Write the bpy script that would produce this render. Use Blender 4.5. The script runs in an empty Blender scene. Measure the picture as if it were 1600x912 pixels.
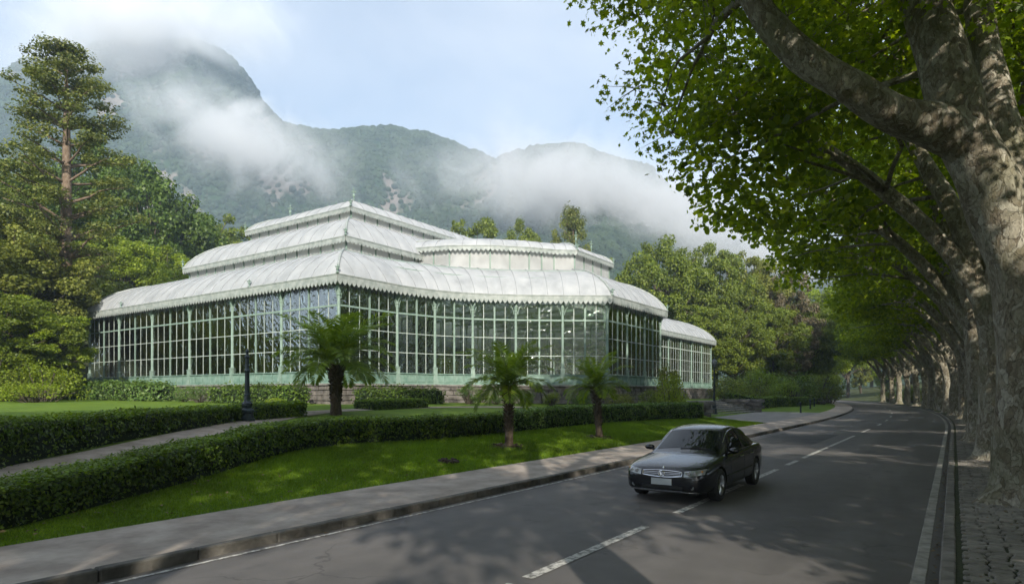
import bpy, bmesh, math, random
import numpy as np
from mathutils import Vector, Matrix, noise
random.seed(11)
RNG = np.random.default_rng(11)
R = math.radians
S = bpy.context.scene
COL = S.collection

# ------------------------------------------------------------------ camera
cam = bpy.data.cameras.new('camera'); cam_o = bpy.data.objects.new('camera', cam); COL.objects.link(cam_o)
cam.sensor_width = 36; cam.lens = 22.5; cam.shift_y = 157 / 1600
cam.clip_start = 0.1; cam.clip_end = 8000
cam_o.location = (0, 0, 2.2); cam_o.rotation_euler = (R(90), 0, R(34.606))
S.camera = cam_o

# ------------------------------------------------------------------ light
SUN_EL, SUN_AZ = 26.0, math.atan2(0.66, -0.75)      # azimuth from +Y towards +X
to_sun = Vector((math.sin(SUN_AZ) * math.cos(R(SUN_EL)), math.cos(SUN_AZ) * math.cos(R(SUN_EL)), math.sin(R(SUN_EL))))
sun = bpy.data.lights.new('sun', 'SUN'); sun.energy = 5.0; sun.angle = R(0.55); sun.color = (1.0, 0.93, 0.81)
sun_o = bpy.data.objects.new('sun', sun); COL.objects.link(sun_o)
sun_o.rotation_euler = to_sun.to_track_quat('Z', 'Y').to_euler()
W = bpy.data.worlds.new('World'); S.world = W; W.use_nodes = True
wn, wl = W.node_tree.nodes, W.node_tree.links
wn.clear()
wo = wn.new('ShaderNodeOutputWorld'); bg = wn.new('ShaderNodeBackground')
sky = wn.new('ShaderNodeTexSky'); sky.sky_type = 'NISHITA'; sky.sun_disc = False
sky.sun_elevation = R(SUN_EL); sky.sun_rotation = SUN_AZ; sky.air_density = 1.0; sky.dust_density = 1.5; sky.ozone_density = 1.0
wtc = wn.new('ShaderNodeTexCoord'); wmp = wn.new('ShaderNodeMapping'); wmp.inputs['Scale'].default_value = (1, 1, 2.6)
wno = wn.new('ShaderNodeTexNoise'); wno.inputs['Scale'].default_value = 2.1; wno.inputs['Detail'].default_value = 7; wno.inputs['Roughness'].default_value = .5
wno.inputs['Distortion'].default_value = .35
wra = wn.new('ShaderNodeValToRGB'); wra.color_ramp.elements[0].position = .36; wra.color_ramp.elements[1].position = .76
wra.color_ramp.elements[0].color = (.28, .28, .28, 1); wra.color_ramp.elements[1].color = (.9, .9, .9, 1)
wmx = wn.new('ShaderNodeMix'); wmx.data_type = 'RGBA'; wmx.inputs['B'].default_value = (5.4, 5.65, 6.15, 1)
wl.new(wtc.outputs['Generated'], wmp.inputs[0]); wl.new(wmp.outputs[0], wno.inputs['Vector'])
wl.new(wno.outputs['Fac'], wra.inputs[0]); wl.new(wra.outputs[0], wmx.inputs['Factor'])
wl.new(sky.outputs[0], wmx.inputs['A']); wl.new(wmx.outputs['Result'], bg.inputs[0]); wl.new(bg.outputs[0], wo.inputs[0])
bg.inputs[1].default_value = 0.08
S.view_settings.view_transform = 'Standard'; S.view_settings.look = 'None'
S.view_settings.exposure = 1.25; S.view_settings.gamma = 1.0; S.view_settings.use_curve_mapping = False
cy = S.cycles
cy.max_bounces = 7; cy.diffuse_bounces = 5; cy.glossy_bounces = 3; cy.transmission_bounces = 6; cy.transparent_max_bounces = 12
cy.volume_bounces = 2; cy.use_denoising = True; cy.sample_clamp_indirect = 4.0; cy.caustics_reflective = False; cy.caustics_refractive = False
cy.use_adaptive_sampling = True; cy.adaptive_threshold = 0.015

# ------------------------------------------------------------------ helpers
def tag(o, label=None, cat=None, group=None, kind=None):
    if label: o['label'] = label
    if cat: o['category'] = cat
    if group: o['group'] = group
    if kind: o['kind'] = kind
    return o
def link(name, me, parent=None, loc=(0, 0, 0), rz=0.0, mat=None):
    o = bpy.data.objects.new(name, me); COL.objects.link(o)
    o.location = loc; o.rotation_euler = (0, 0, rz)
    if parent is not None: o.parent = parent
    if mat is not None and me is not None and len(me.materials) == 0: me.materials.append(mat)
    return o
def empty(name, loc=(0, 0, 0), rz=0.0, parent=None):
    o = link(name, None, parent, loc, rz); o.empty_display_size = .2; return o
def copy_tree(o, parent=None):
    c = o.copy(); COL.objects.link(c)
    if parent is not None: c.parent = parent
    for ch in list(o.children): copy_tree(ch, c)
    return c
def xo(Y): return -(max(Y - 45.0, 0.0)) ** 2 / 930.0
T_X = [-60, -30, -6, -.02, 0, .13, 8.2, 8.4, 10.3, 12, 15, 20, 26, 31, 75, 160, 300]
T_Z = [7, 4, .13, .1, .1, -.03, -.03, .09, .11, .24, .5, .9, 1.25, 1.4, 1.7, 14, 26]
def sm(a, b, x):
    t = min(max((x - a) / (b - a), 0), 1); return t * t * (3 - 2 * t)
def zt(X, Y):
    t = -(X - xo(Y))
    z = float(np.interp(t, T_X, T_Z))
    z += 9 * sm(102, 170, Y) * sm(24, 60, t)
    p = sm(44.8, 45.6, Y) * (1 - sm(72, 80, Y))
    if p > 0 and t > 10:
        zp = float(np.interp(t, [10, 16.4, 20.6, 24, 31], [.11, .1, 1.2, 1.3, 1.4]))
        z = z * (1 - p) + zp * p
    return z

class MB:
    def __init__(s): s.v = []; s.f = []; s.m = []
    def quad(s, *p, mi=0):
        i = len(s.v); s.v += [tuple(q) for q in p]; s.f.append(tuple(range(i, i + len(p)))); s.m.append(mi)
    def box(s, c, d, rz=0.0, taper=1.0, mi=0):
        i = len(s.v); cx, cy_, cz = c; x, y, z = d[0] / 2, d[1] / 2, d[2] / 2
        ca, sa = math.cos(rz), math.sin(rz)
        for k, (a, b, e) in enumerate([(-1, -1, -1), (1, -1, -1), (1, 1, -1), (-1, 1, -1), (-1, -1, 1), (1, -1, 1), (1, 1, 1), (-1, 1, 1)]):
            t = taper if e > 0 else 1
            px, py = a * x * t, b * y * t
            s.v.append((cx + px * ca - py * sa, cy_ + px * sa + py * ca, cz + e * z))
        for q in [(3, 2, 1, 0), (4, 5, 6, 7), (0, 1, 5, 4), (1, 2, 6, 5), (2, 3, 7, 6), (3, 0, 4, 7)]:
            s.f.append(tuple(i + j for j in q)); s.m.append(mi)
    def tube(s, pts, rad, n=8, cap=True, mi=0, wob=0.0, seed=0):
        pts = [Vector(p) for p in pts]; i0 = len(s.v); prev = None
        for k, p in enumerate(pts):
            d = (pts[min(k + 1, len(pts) - 1)] - pts[max(k - 1, 0)]).normalized()
            if prev is None:
                a = Vector((1, 0, 0)) if abs(d.x) < .8 else Vector((0, 1, 0))
                e1 = d.cross(a).normalized()
            else:
                e1 = (prev - d * prev.dot(d)).normalized()
            prev = e1; e2 = d.cross(e1)
            for j in range(n):
                an = 2 * math.pi * j / n; r = rad[k]
                if wob: r *= 1 + wob * noise.noise(Vector((math.cos(an) * 1.3 + seed, math.sin(an) * 1.3, p.length * .55 + k * .13)))
                s.v.append(tuple(p + e1 * math.cos(an) * r + e2 * math.sin(an) * r))
        for k in range(len(pts) - 1):
            for j in range(n):
                a = i0 + k * n + j; b = i0 + k * n + (j + 1) % n
                s.f.append((a, b, b + n, a + n)); s.m.append(mi)
        if cap:
            s.f.append(tuple(i0 + j for j in range(n))[::-1]); s.m.append(mi)
            s.f.append(tuple(i0 + (len(pts) - 1) * n + j for j in range(n))); s.m.append(mi)
    def lathe(s, prof, n=12, c=(0, 0, 0), mi=0):
        i0 = len(s.v)
        for r, z in prof:
            for j in range(n):
                an = 2 * math.pi * j / n; s.v.append((c[0] + r * math.cos(an), c[1] + r * math.sin(an), c[2] + z))
        for k in range(len(prof) - 1):
            for j in range(n):
                a = i0 + k * n + j; b = i0 + k * n + (j + 1) % n
                s.f.append((a, b, b + n, a + n)); s.m.append(mi)
        s.f.append(tuple(i0 + j for j in range(n))[::-1]); s.m.append(mi)
        s.f.append(tuple(i0 + (len(prof) - 1) * n + j for j in range(n))); s.m.append(mi)
    def mesh(s, name, mats=None, smooth=False):
        me = bpy.data.meshes.new(name); me.from_pydata(s.v, [], s.f); 
        if mats is not None:
            for m in (mats if isinstance(mats, (list, tuple)) else [mats]): me.materials.append(m)
            if any(s.m): me.polygons.foreach_set('material_index', s.m)
        if smooth: me.polygons.foreach_set('use_smooth', [True] * len(me.polygons))
        me.update(); return me
    def build(s, name, mats, parent=None, loc=(0, 0, 0), rz=0.0, smooth=False):
        return link(name, s.mesh(name, mats, smooth), parent, loc, rz)

def fast_mesh(name, V, F, mat=None, smooth=False):
    """V (n,3) array, F (m,k) index array"""
    me = bpy.data.meshes.new(name); V = np.asarray(V, np.float32); F = np.asarray(F, np.int32)
    me.vertices.add(len(V)); me.vertices.foreach_set('co', V.ravel())
    me.loops.add(F.size); me.loops.foreach_set('vertex_index', F.ravel())
    me.polygons.add(len(F)); me.polygons.foreach_set('loop_start', np.arange(0, F.size, F.shape[1], dtype=np.int32))
    if smooth: me.polygons.foreach_set('use_smooth', np.ones(len(F), bool))
    me.update(calc_edges=True)
    if mat is not None: me.materials.append(mat)
    return me
RHOMB = np.array([(0, -.5, 0), (.3, -.05, .09), (0, .5, -.06), (-.3, -.05, .09)])
CLUMP = np.array([(-.1, -.5, 0), (.36, -.3, .1), (.46, .2, -.05), (.08, .5, .08), (-.42, .28, -.06), (-.34, -.22, .1)])
LOBED = np.array([(0, -.5, 0), (.16, -.22, .02), (.46, -.28, -.05), (.27, .02, .03), (.5, .2, -.06), (.18, .2, .03), (0, .55, -.08),
                  (-.18, .2, .03), (-.5, .2, -.06), (-.27, .02, .03), (-.46, -.28, -.05), (-.16, -.22, .02)])
def leaves_mesh(name, P, size, N, shape, mat):
    P = np.asarray(P, float); n = len(P)
    N = N / (np.linalg.norm(N, axis=1, keepdims=True) + 1e-9)
    r = RNG.normal(size=(n, 3)); t = r - N * (r * N).sum(1, keepdims=True); t /= np.linalg.norm(t, axis=1, keepdims=True) + 1e-9
    b = np.cross(N, t); k = len(shape); sz = np.asarray(size)[:, None, None]
    V = P[:, None, :] + sz * (shape[None, :, 0:1] * t[:, None] + shape[None, :, 1:2] * b[:, None] + shape[None, :, 2:3] * N[:, None])
    F = np.arange(n * k).reshape(n, k)
    return fast_mesh(name, V.reshape(-1, 3), F, mat)
def unit(n):
    a = RNG.normal(size=(n, 3)); return a / np.linalg.norm(a, axis=1, keepdims=True)

# ------------------------------------------------------------------ materials
class NT:
    def __init__(s, name):
        s.m = bpy.data.materials.new(name); s.m.use_nodes = True; s.n = s.m.node_tree.nodes; s.l = s.m.node_tree.links; s.n.clear()
        s.out = s.n.new('ShaderNodeOutputMaterial')
    def nd(s, t, **kw):
        n = s.n.new(t)
        for k, v in kw.items():
            if k in n.inputs.keys(): n.inputs[k].default_value = v
            else: setattr(n, k, v)
        return n
    def noise(s, scale, detail=5, rough=.55, vec=None, dist=0.0):
        n = s.nd('ShaderNodeTexNoise', Scale=scale, Detail=detail, Roughness=rough, Distortion=dist)
        s.l.new(vec if vec is not None else s.pos(), n.inputs['Vector']); return n.outputs['Fac']
    def pos(s):
        if not hasattr(s, '_p'): s._p = s.nd('ShaderNodeNewGeometry').outputs['Position']
        return s._p
    def ramp(s, fac, stops):
        r = s.nd('ShaderNodeValToRGB'); cr = r.color_ramp
        while len(cr.elements) < len(stops): cr.elements.new(.5)
        for e, (p, c) in zip(cr.elements, stops):
            e.position = p; e.color = (c, c, c, 1) if isinstance(c, (int, float)) else (*c, 1)
        s.l.new(fac, r.inputs[0]); return r.outputs[0]
    def mix(s, fac, a, b, mode='MIX'):
        m = s.nd('ShaderNodeMix', data_type='RGBA', blend_type=mode)
        for k, v in (('Factor', fac), ('A', a), ('B', b)):
            i = [x for x in m.inputs if x.name == k and x.enabled][0] if k != 'Factor' else m.inputs[0]
            if isinstance(v, (int, float)): i.default_value = v if k == 'Factor' else (v, v, v, 1)
            elif isinstance(v, tuple): i.default_value = (*v, 1)
            else: s.l.new(v, i)
        return [x for x in m.outputs if x.enabled][0]
    def bump(s, h, strength=.3, dist=.05):
        b = s.nd('ShaderNodeBump', Strength=strength, Distance=dist); s.l.new(h, b.inputs['Height']); return b.outputs[0]
    def pbr(s, col, rough=.7, metal=0.0, spec=.5, bump=None, **kw):
        p = s.nd('ShaderNodeBsdfPrincipled'); p.inputs['Metallic'].default_value = metal; p.inputs['Specular IOR Level'].default_value = spec
        for i, v in (('Base Color', col), ('Roughness', rough)):
            if isinstance(v, tuple): p.inputs[i].default_value = (*v, 1)
            elif isinstance(v, (int, float)): p.inputs[i].default_value = v
            else: s.l.new(v, p.inputs[i])
        for k, v in kw.items(): p.inputs[k.replace('_', ' ')].default_value = v
        if bump is not None: s.l.new(bump, p.inputs['Normal'])
        s.l.new(p.outputs[0], s.out.inputs[0]); return p
def simple(name, c1, c2, scale, rough=.7, bump=.2, bdist=.02, metal=0.0, spec=.4, detail=6, lo=.35, hi=.65):
    t = NT(name); n = t.noise(scale, detail); c = t.ramp(n, [(lo, c1), (hi, c2)])
    n2 = t.noise(scale * 6, 4); c = t.mix(.35, c, t.ramp(n2, [(.3, .55), (.7, 1.0)]), 'MULTIPLY')
    t.pbr(c, rough, metal, spec, t.bump(n2, bump, bdist)); return t.m
def leafmat(name, stops, trans=.38, rough=.5, pscale=.25, tboost=(1.25, 1.3, .5)):
    t = NT(name); g = t.nd('ShaderNodeNewGeometry'); t._p = g.outputs['Position']
    c = t.ramp(g.outputs['Random Per Island'], stops)
    big = t.noise(pscale, 3)
    c = t.mix(.75, c, t.ramp(big, [(.3, .55), (.7, 1.25)]), 'MULTIPLY')
    p = t.pbr(c, rough, 0, .35)
    tr = t.nd('ShaderNodeBsdfTranslucent'); t.l.new(t.mix(1.0, c, tboost, 'MULTIPLY'), tr.inputs[0])
    m = t.nd('ShaderNodeMixShader', Fac=trans); t.l.new(p.outputs[0], m.inputs[1]); t.l.new(tr.outputs[0], m.inputs[2])
    t.l.new(m.outputs[0], t.out.inputs[0]); return t.m

M = {}
M['plane_leaf'] = leafmat('plane_tree_leaf', [(0, (.085, .14, .010)), (.5, (.16, .235, .015)), (1, (.27, .34, .022))], .68, .5, .25, (1.7, 1.6, .42))
M['dark_leaf'] = leafmat('dark_evergreen_leaf', [(0, (.045, .085, .014)), (.6, (.085, .14, .02)), (1, (.13, .19, .03))], .38)
M['mid_leaf'] = leafmat('mid_green_leaf', [(0, (.085, .125, .016)), (.6, (.15, .195, .024)), (1, (.215, .255, .034))], .42)
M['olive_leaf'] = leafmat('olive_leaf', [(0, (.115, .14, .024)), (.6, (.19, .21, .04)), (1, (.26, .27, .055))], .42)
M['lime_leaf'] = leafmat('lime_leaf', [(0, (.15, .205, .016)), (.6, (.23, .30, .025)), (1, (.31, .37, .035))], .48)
M['brown_leaf'] = leafmat('brownish_leaf', [(0, (.10, .085, .05)), (.6, (.17, .14, .085)), (1, (.22, .18, .11))], .35)
M['pine_leaf'] = leafmat('pine_needle', [(0, (.07, .10, .022)), (.6, (.14, .165, .035)), (1, (.21, .22, .05))], .32)
M['hedge_leaf'] = leafmat('hedge_leaf', [(0, (.04, .08, .009)), (.6, (.085, .145, .013)), (1, (.15, .21, .02))], .38, .42, .6)
M['shrub_leaf'] = leafmat('shrub_leaf', [(0, (.06, .12, .025)), (.6, (.11, .19, .04)), (1, (.19, .26, .08))], .38, .5, .8)
M['palm_leaf'] = leafmat('palm_leaflet', [(0, (.10, .17, .016)), (.6, (.17, .25, .025)), (1, (.26, .33, .04))], .48, .4, .8)
M['grass'] = leafmat('grass_blade', [(0, (.085, .155, .006)), (.6, (.13, .22, .008)), (1, (.19, .28, .014))], .45, .6, .45)
M['hedge_top_lit'] = leafmat('hedge_top_painted_light', [(0, (.09, .16, .010)), (.6, (.15, .235, .014)), (1, (.21, .29, .02))], .42, .45, .9)  # brighter leaf colour that paints skylight onto the hedge tops
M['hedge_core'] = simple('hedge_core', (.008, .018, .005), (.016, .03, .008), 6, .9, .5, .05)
def lawn_mat():
    t = NT('lawn_ground'); n = t.noise(.7, 6); c = t.ramp(n, [(.35, (.065, .12, .007)), (.65, (.115, .18, .011))])
    n2 = t.noise(7, 5); c = t.mix(.5, c, t.ramp(n2, [(.3, .6), (.7, 1.1)]), 'MULTIPLY')
    g = t.ramp(t.noise(.3, 5), [(.35, (.035, .04, .015)), (.65, (.06, .075, .022))])
    sx = t.nd('ShaderNodeSeparateXYZ'); t.l.new(t.pos(), sx.inputs[0])
    def rng(out, a, b, lo, hi):
        m = t.nd('ShaderNodeMapRange'); m.inputs[1].default_value = a; m.inputs[2].default_value = b; m.inputs[3].default_value = lo; m.inputs[4].default_value = hi; t.l.new(out, m.inputs[0]); return m.outputs[0]
    def mn(a, b):
        m = t.nd('ShaderNodeMath', operation='MINIMUM'); t.l.new(a, m.inputs[0]); t.l.new(b, m.inputs[1]); return m.outputs[0]
    msk = mn(mn(rng(sx.outputs[0], -76, -70, 0, 1), rng(sx.outputs[0], 1, 3, 1, 0)), rng(sx.outputs[1], 120, 150, 1, 0))
    t.pbr(t.mix(msk, g, c), .9, 0, .2, t.bump(n2, .6, .03)); return t.m
M['lawn'] = lawn_mat()
M['soil'] = simple('mulch_soil', (.035, .022, .015), (.07, .045, .03), 9, .95, .8, .04)
M['dead_leaf'] = simple('fallen_leaf', (.09, .06, .03), (.17, .12, .06), 9, .8, .1)

def bark():
    t = NT('plane_tree_bark'); tc = t.nd('ShaderNodeMapping'); tc.inputs['Scale'].default_value = (1, 1, .55); t.l.new(t.pos(), tc.inputs[0]); v = tc.outputs[0]
    n0 = t.nd('ShaderNodeTexNoise', Scale=4.0, Detail=3.0); t.l.new(v, n0.inputs['Vector'])
    sc = t.nd('ShaderNodeVectorMath', operation='SCALE'); sc.inputs['Scale'].default_value = .5; t.l.new(n0.outputs['Color'], sc.inputs[0])
    ad = t.nd('ShaderNodeVectorMath', operation='ADD'); t.l.new(v, ad.inputs[0]); t.l.new(sc.outputs[0], ad.inputs[1])
    vo = t.nd('ShaderNodeTexVoronoi', Scale=7.5); t.l.new(ad.outputs[0], vo.inputs['Vector'])
    vb = t.nd('ShaderNodeTexVoronoi', Scale=17.0); t.l.new(ad.outputs[0], vb.inputs['Vector'])
    se = t.nd('ShaderNodeSeparateColor'); t.l.new(vo.outputs['Color'], se.inputs[0]); sb = t.nd('ShaderNodeSeparateColor'); t.l.new(vb.outputs['Color'], sb.inputs[0])
    c = t.ramp(se.outputs[0], [(.0, (.10, .08, .055)), (.3, (.17, .145, .10)), (.55, (.22, .20, .15)), (.8, (.30, .28, .225)), (1, (.37, .35, .29))])
    c2 = t.ramp(sb.outputs[0], [(0, (.085, .07, .048)), (.5, (.2, .175, .13)), (1, (.36, .335, .27))]); c = t.mix(.4, c, c2)
    n2 = t.noise(26, 4, .6, v); n3 = t.noise(1.1, 3, .5)
    ve = t.nd('ShaderNodeTexVoronoi', feature='DISTANCE_TO_EDGE', Scale=7.5); t.l.new(ad.outputs[0], ve.inputs['Vector']); edge = t.ramp(ve.outputs['Distance'], [(.0, .3), (.035, 1.0)])
    c = t.mix(.38, c, edge, 'MULTIPLY')
    c = t.mix(.5, c, t.ramp(n2, [(.32, .45), (.6, 1.0)]), 'MULTIPLY')
    c = t.mix(t.ramp(n3, [(.5, 0.0), (.72, .55)]), c, (.085, .09, .038))
    hb = t.mix(.35, t.mix(.5, se.outputs[0], edge), n2)
    t.pbr(c, .85, 0, .25, t.bump(hb, 1.0, .06)); return t.m
M['bark'] = bark()
M['dark_bark'] = simple('dark_bark', (.045, .035, .025), (.11, .09, .065), 5, .95, .7, .06)
M['pine_bark'] = simple('pine_bark', (.11, .075, .05), (.2, .15, .11), 3, .95, .7, .06)
M['palm_bark'] = simple('palm_bark', (.05, .035, .022), (.12, .09, .06), 10, .95, .8, .05)

def asphalt():
    t = NT('asphalt'); mp = t.nd('ShaderNodeMapping'); mp.inputs['Scale'].default_value = (1, .22, 1); t.l.new(t.pos(), mp.inputs[0])
    big = t.noise(.55, 6, .6, mp.outputs[0], .3); mid = t.noise(2.2, 5); fine = t.noise(130, 2)
    c = t.ramp(big, [(.32, (.064, .059, .057)), (.68, (.134, .124, .118))])
    c = t.mix(.5, c, t.ramp(mid, [(.3, .72), (.7, 1.12)]), 'MULTIPLY')
    c = t.mix(.55, c, t.ramp(fine, [(.35, .5), (.7, 1.35)]), 'MULTIPLY')
    sep = t.nd('ShaderNodeSeparateXYZ'); t.l.new(t.pos(), sep.inputs[0])          # wheel tracks polished along each lane
    wv = t.nd('ShaderNodeMath', operation='SINE'); wm = t.nd('ShaderNodeMath', operation='MULTIPLY'); wm.inputs[1].default_value = 3.3; t.l.new(sep.outputs[0], wm.inputs[0]); t.l.new(wm.outputs[0], wv.inputs[0])
    c = t.mix(.5, c, t.ramp(wv.outputs[0], [(0.0, .82), (1.0, 1.12)]), 'MULTIPLY')
    spot = t.ramp(t.noise(.9, 3, .5), [(.64, 0.0), (.72, .55)]); c = t.mix(spot, c, (.035, .034, .034))
    vo = t.nd('ShaderNodeTexVoronoi', feature='DISTANCE_TO_EDGE', Scale=.42); 
    dv = t.nd('ShaderNodeVectorMath', operation='ADD'); nz = t.nd('ShaderNodeTexNoise', Scale=1.6, Detail=4.0); t.l.new(t.pos(), nz.inputs['Vector'])
    t.l.new(t.pos(), dv.inputs[0]); t.l.new(nz.outputs['Color'], dv.inputs[1]); t.l.new(dv.outputs[0], vo.inputs['Vector'])
    crack = t.ramp(vo.outputs['Distance'], [(.0, 1.0), (.012, 0.0)]); mask = t.ramp(t.noise(.35, 2), [(.5, 0.0), (.6, .55)])
    c = t.mix(t.mix(1.0, crack, mask, 'MULTIPLY'), c, (.02, .02, .02))
    t.pbr(c, t.ramp(big, [(.3, .62), (.7, .8)]), 0, .4, t.bump(fine, .5, .006)); return t.m
M['asphalt'] = asphalt()
M['sidewalk'] = simple('sidewalk_concrete', (.235, .195, .165), (.375, .325, .28), 1.3, .9, .4, .012)
M['kerb'] = simple('kerb_granite', (.085, .078, .07), (.19, .175, .155), 3.2, .85, .5, .015)
M['gutter'] = simple('gutter_stone', (.17, .16, .145), (.30, .285, .26), 4, .9, .4, .01)
M['path'] = simple('garden_path', (.22, .18, .14), (.33, .28, .23), 2.2, .95, .5, .02)
M['plaza'] = simple('plaza_paving', (.15, .142, .134), (.24, .23, .22), .8, .9, .3, .01)
M['step'] = simple('step_stone', (.11, .105, .095), (.24, .23, .21), 2.5, .85, .5, .02)
M['cobble'] = simple('cobble_basalt', (.10, .092, .08), (.21, .193, .168), 4.2, .85, .7, .015)
M['joint'] = simple('mossy_joint', (.018, .022, .010), (.04, .05, .018), 12, .95, .6, .02)
M['stone'] = simple('podium_stone', (.06, .054, .048), (.18, .162, .145), 1.6, .95, .8, .04)
M['mortar'] = simple('podium_mortar', (.03, .028, .025), (.06, .055, .05), 6, .95, .6, .03)
def worn_paint():
    t = NT('worn_road_paint'); n = t.noise(9, 6, .7); c = t.ramp(n, [(.40, (.12, .117, .11)), (.60, (.50, .49, .46))])
    t.pbr(c, .75, 0, .3); return t.m
M['paint'] = worn_paint()

def iron():
    t = NT('green_painted_iron'); n = t.noise(3.5, 6, .65); n2 = t.noise(25, 3)
    c = t.ramp(n, [(.3, (.125, .19, .155)), (.6, (.195, .265, .225)), (.8, (.25, .315, .275))])
    c = t.mix(t.ramp(n2, [(.62, 0.0), (.75, .35)]), c, (.30, .27, .2))
    t.pbr(c, .55, 0, .4, t.bump(n2, .15, .01)); return t.m
M['iron'] = iron()
M['bar'] = simple('pale_glazing_bar', (.29, .35, .31), (.43, .475, .44), 6, .55, .1)
M['panel_green'] = simple('panel_green_paint', (.115, .20, .160), (.19, .275, .23), 2.2, .55, .2, .01)
def zinc():
    t = NT('translucent_roof_sheet'); mp = t.nd('ShaderNodeMapping'); mp.inputs['Scale'].default_value = (1, 1, .35); t.l.new(t.pos(), mp.inputs[0])
    n = t.noise(.8, 7, .65, mp.outputs[0]); n2 = t.noise(7, 4)
    c = t.ramp(n, [(.25, (.27, .285, .30)), (.5, (.41, .425, .44)), (.75, (.52, .53, .54))])
    c = t.mix(.25, c, t.ramp(n2, [(.3, .7), (.7, 1.0)]), 'MULTIPLY')
    p = t.pbr(c, .55, 0.0, .3, t.bump(n, .12, .03))
    tr = t.nd('ShaderNodeBsdfTranslucent'); tr.inputs[0].default_value = (.80, .81, .80, 1); m = t.nd('ShaderNodeMixShader', Fac=.26); t.l.new(p.outputs[0], m.inputs[1]); t.l.new(tr.outputs[0], m.inputs[2]); t.l.new(m.outputs[0], t.out.inputs[0]); return t.m  # translucent share added to brighten the hall from inside
M['seam'] = simple('grey_roof_seam', (.21, .22, .235), (.31, .32, .335), 3, .5, .1)
M['zinc'] = zinc()
M['valance'] = simple('valance_grey_green', (.21, .24, .225), (.33, .355, .34), 2.5, .6, .15)
def milky():
    t = NT('milky_clerestory_glass'); n = t.noise(1.2, 5); c = t.ramp(n, [(.35, (.40, .41, .41)), (.65, (.55, .56, .56))]); p = t.pbr(c, .5, 0, .5)
    tr = t.nd('ShaderNodeBsdfTranslucent'); tr.inputs[0].default_value = (.85, .86, .82, 1); m = t.nd('ShaderNodeMixShader', Fac=.5); t.l.new(p.outputs[0], m.inputs[1]); t.l.new(tr.outputs[0], m.inputs[2]); t.l.new(m.outputs[0], t.out.inputs[0]); return t.m
M['clerestory'] = milky()
M['floor_in'] = simple('hall_floor', (.46, .43, .39), (.58, .55, .5), 1.0, .5, .1)
M['white_cloth'] = simple('white_cloth', (.72, .72, .70), (.82, .82, .8), 2, .8, .1)
M['cast_iron'] = simple('dark_cast_iron', (.008, .014, .018), (.02, .035, .042), 5, .42, .2)
def glass():
    t = NT('old_window_glass'); n = t.noise(1.7, 2, .5, None, 1.2)
    tr = t.nd('ShaderNodeBsdfTransparent'); tr.inputs[0].default_value = (.88, .94, .90, 1)
    gl = t.nd('ShaderNodeBsdfGlossy', Roughness=.025); gl.inputs[0].default_value = (.95, .97, .95, 1)
    b = t.bump(n, .5, .10); t.l.new(b, gl.inputs['Normal'])
    lw = t.nd('ShaderNodeFresnel', IOR=1.75); fr = t.ramp(lw.outputs[0], [(0, .22), (.3, .6), (1, 1.0)])
    m = t.nd('ShaderNodeMixShader'); t.l.new(fr, m.inputs[0]); t.l.new(tr.outputs[0], m.inputs[1]); t.l.new(gl.outputs[0], m.inputs[2])
    t.l.new(m.outputs[0], t.out.inputs[0]); return t.m
M['glass'] = glass()

def volume(name, color, density, scale=None, half=None, lo=.42, hi=.62, seed=0, anis=.25, edge=1.0):
    t = NT(name); t.n.remove(t.out); t.out = t.n.new('ShaderNodeOutputMaterial')
    pv = t.nd('ShaderNodeVolumePrincipled'); pv.inputs['Color'].default_value = (*color, 1); pv.inputs['Anisotropy'].default_value = anis
    if scale is None: pv.inputs['Density'].default_value = density
    else:
        tc = t.nd('ShaderNodeTexCoord'); 
        ln = t.nd('ShaderNodeVectorMath', operation='DIVIDE'); ln.inputs[1].default_value = half; t.l.new(tc.outputs['Object'], ln.inputs[0])
        le = t.nd('ShaderNodeVectorMath', operation='LENGTH'); t.l.new(ln.outputs[0], le.inputs[0])
        fall = t.nd('ShaderNodeMapRange', interpolation_type='SMOOTHSTEP'); fall.inputs[1].default_value = 1.0; fall.inputs[2].default_value = 1 - edge; fall.inputs[3].default_value = 0; fall.inputs[4].default_value = 1
        t.l.new(le.outputs['Value'], fall.inputs[0])
        n = t.nd('ShaderNodeTexNoise', Scale=scale, Detail=6.0, Roughness=.62, Distortion=.8); 
        ad = t.nd('ShaderNodeVectorMath', operation='ADD'); ad.inputs[1].default_value = (seed * 317.0, seed * 91.0, 0); t.l.new(tc.outputs['Object'], ad.inputs[0]); t.l.new(ad.outputs[0], n.inputs['Vector'])
        # noise eats into the falloff so the edge is ragged
        k_ = t.nd('ShaderNodeMapRange'); k_.inputs[1].default_value = .34; k_.inputs[2].default_value = .66; k_.clamp = False; t.l.new(n.outputs['Fac'], k_.inputs[0])
        a = t.nd('ShaderNodeMath', operation='ADD'); t.l.new(fall.outputs[0], a.inputs[0]); t.l.new(k_.outputs[0], a.inputs[1])
        mr = t.nd('ShaderNodeMapRange', interpolation_type='SMOOTHSTEP'); mr.inputs[1].default_value = .55; mr.inputs[2].default_value = 1.75; mr.inputs[3].default_value = 0; mr.inputs[4].default_value = density
        t.l.new(a.outputs[0], mr.inputs[0])
        mu = t.nd('ShaderNodeMath', operation='MULTIPLY'); t.l.new(mr.outputs[0], mu.inputs[0]); t.l.new(fall.outputs[0], mu.inputs[1])
        t.l.new(mu.outputs[0], pv.inputs['Density'])
    t.l.new(pv.outputs[0], t.out.inputs['Volume']); return t.m

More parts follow.
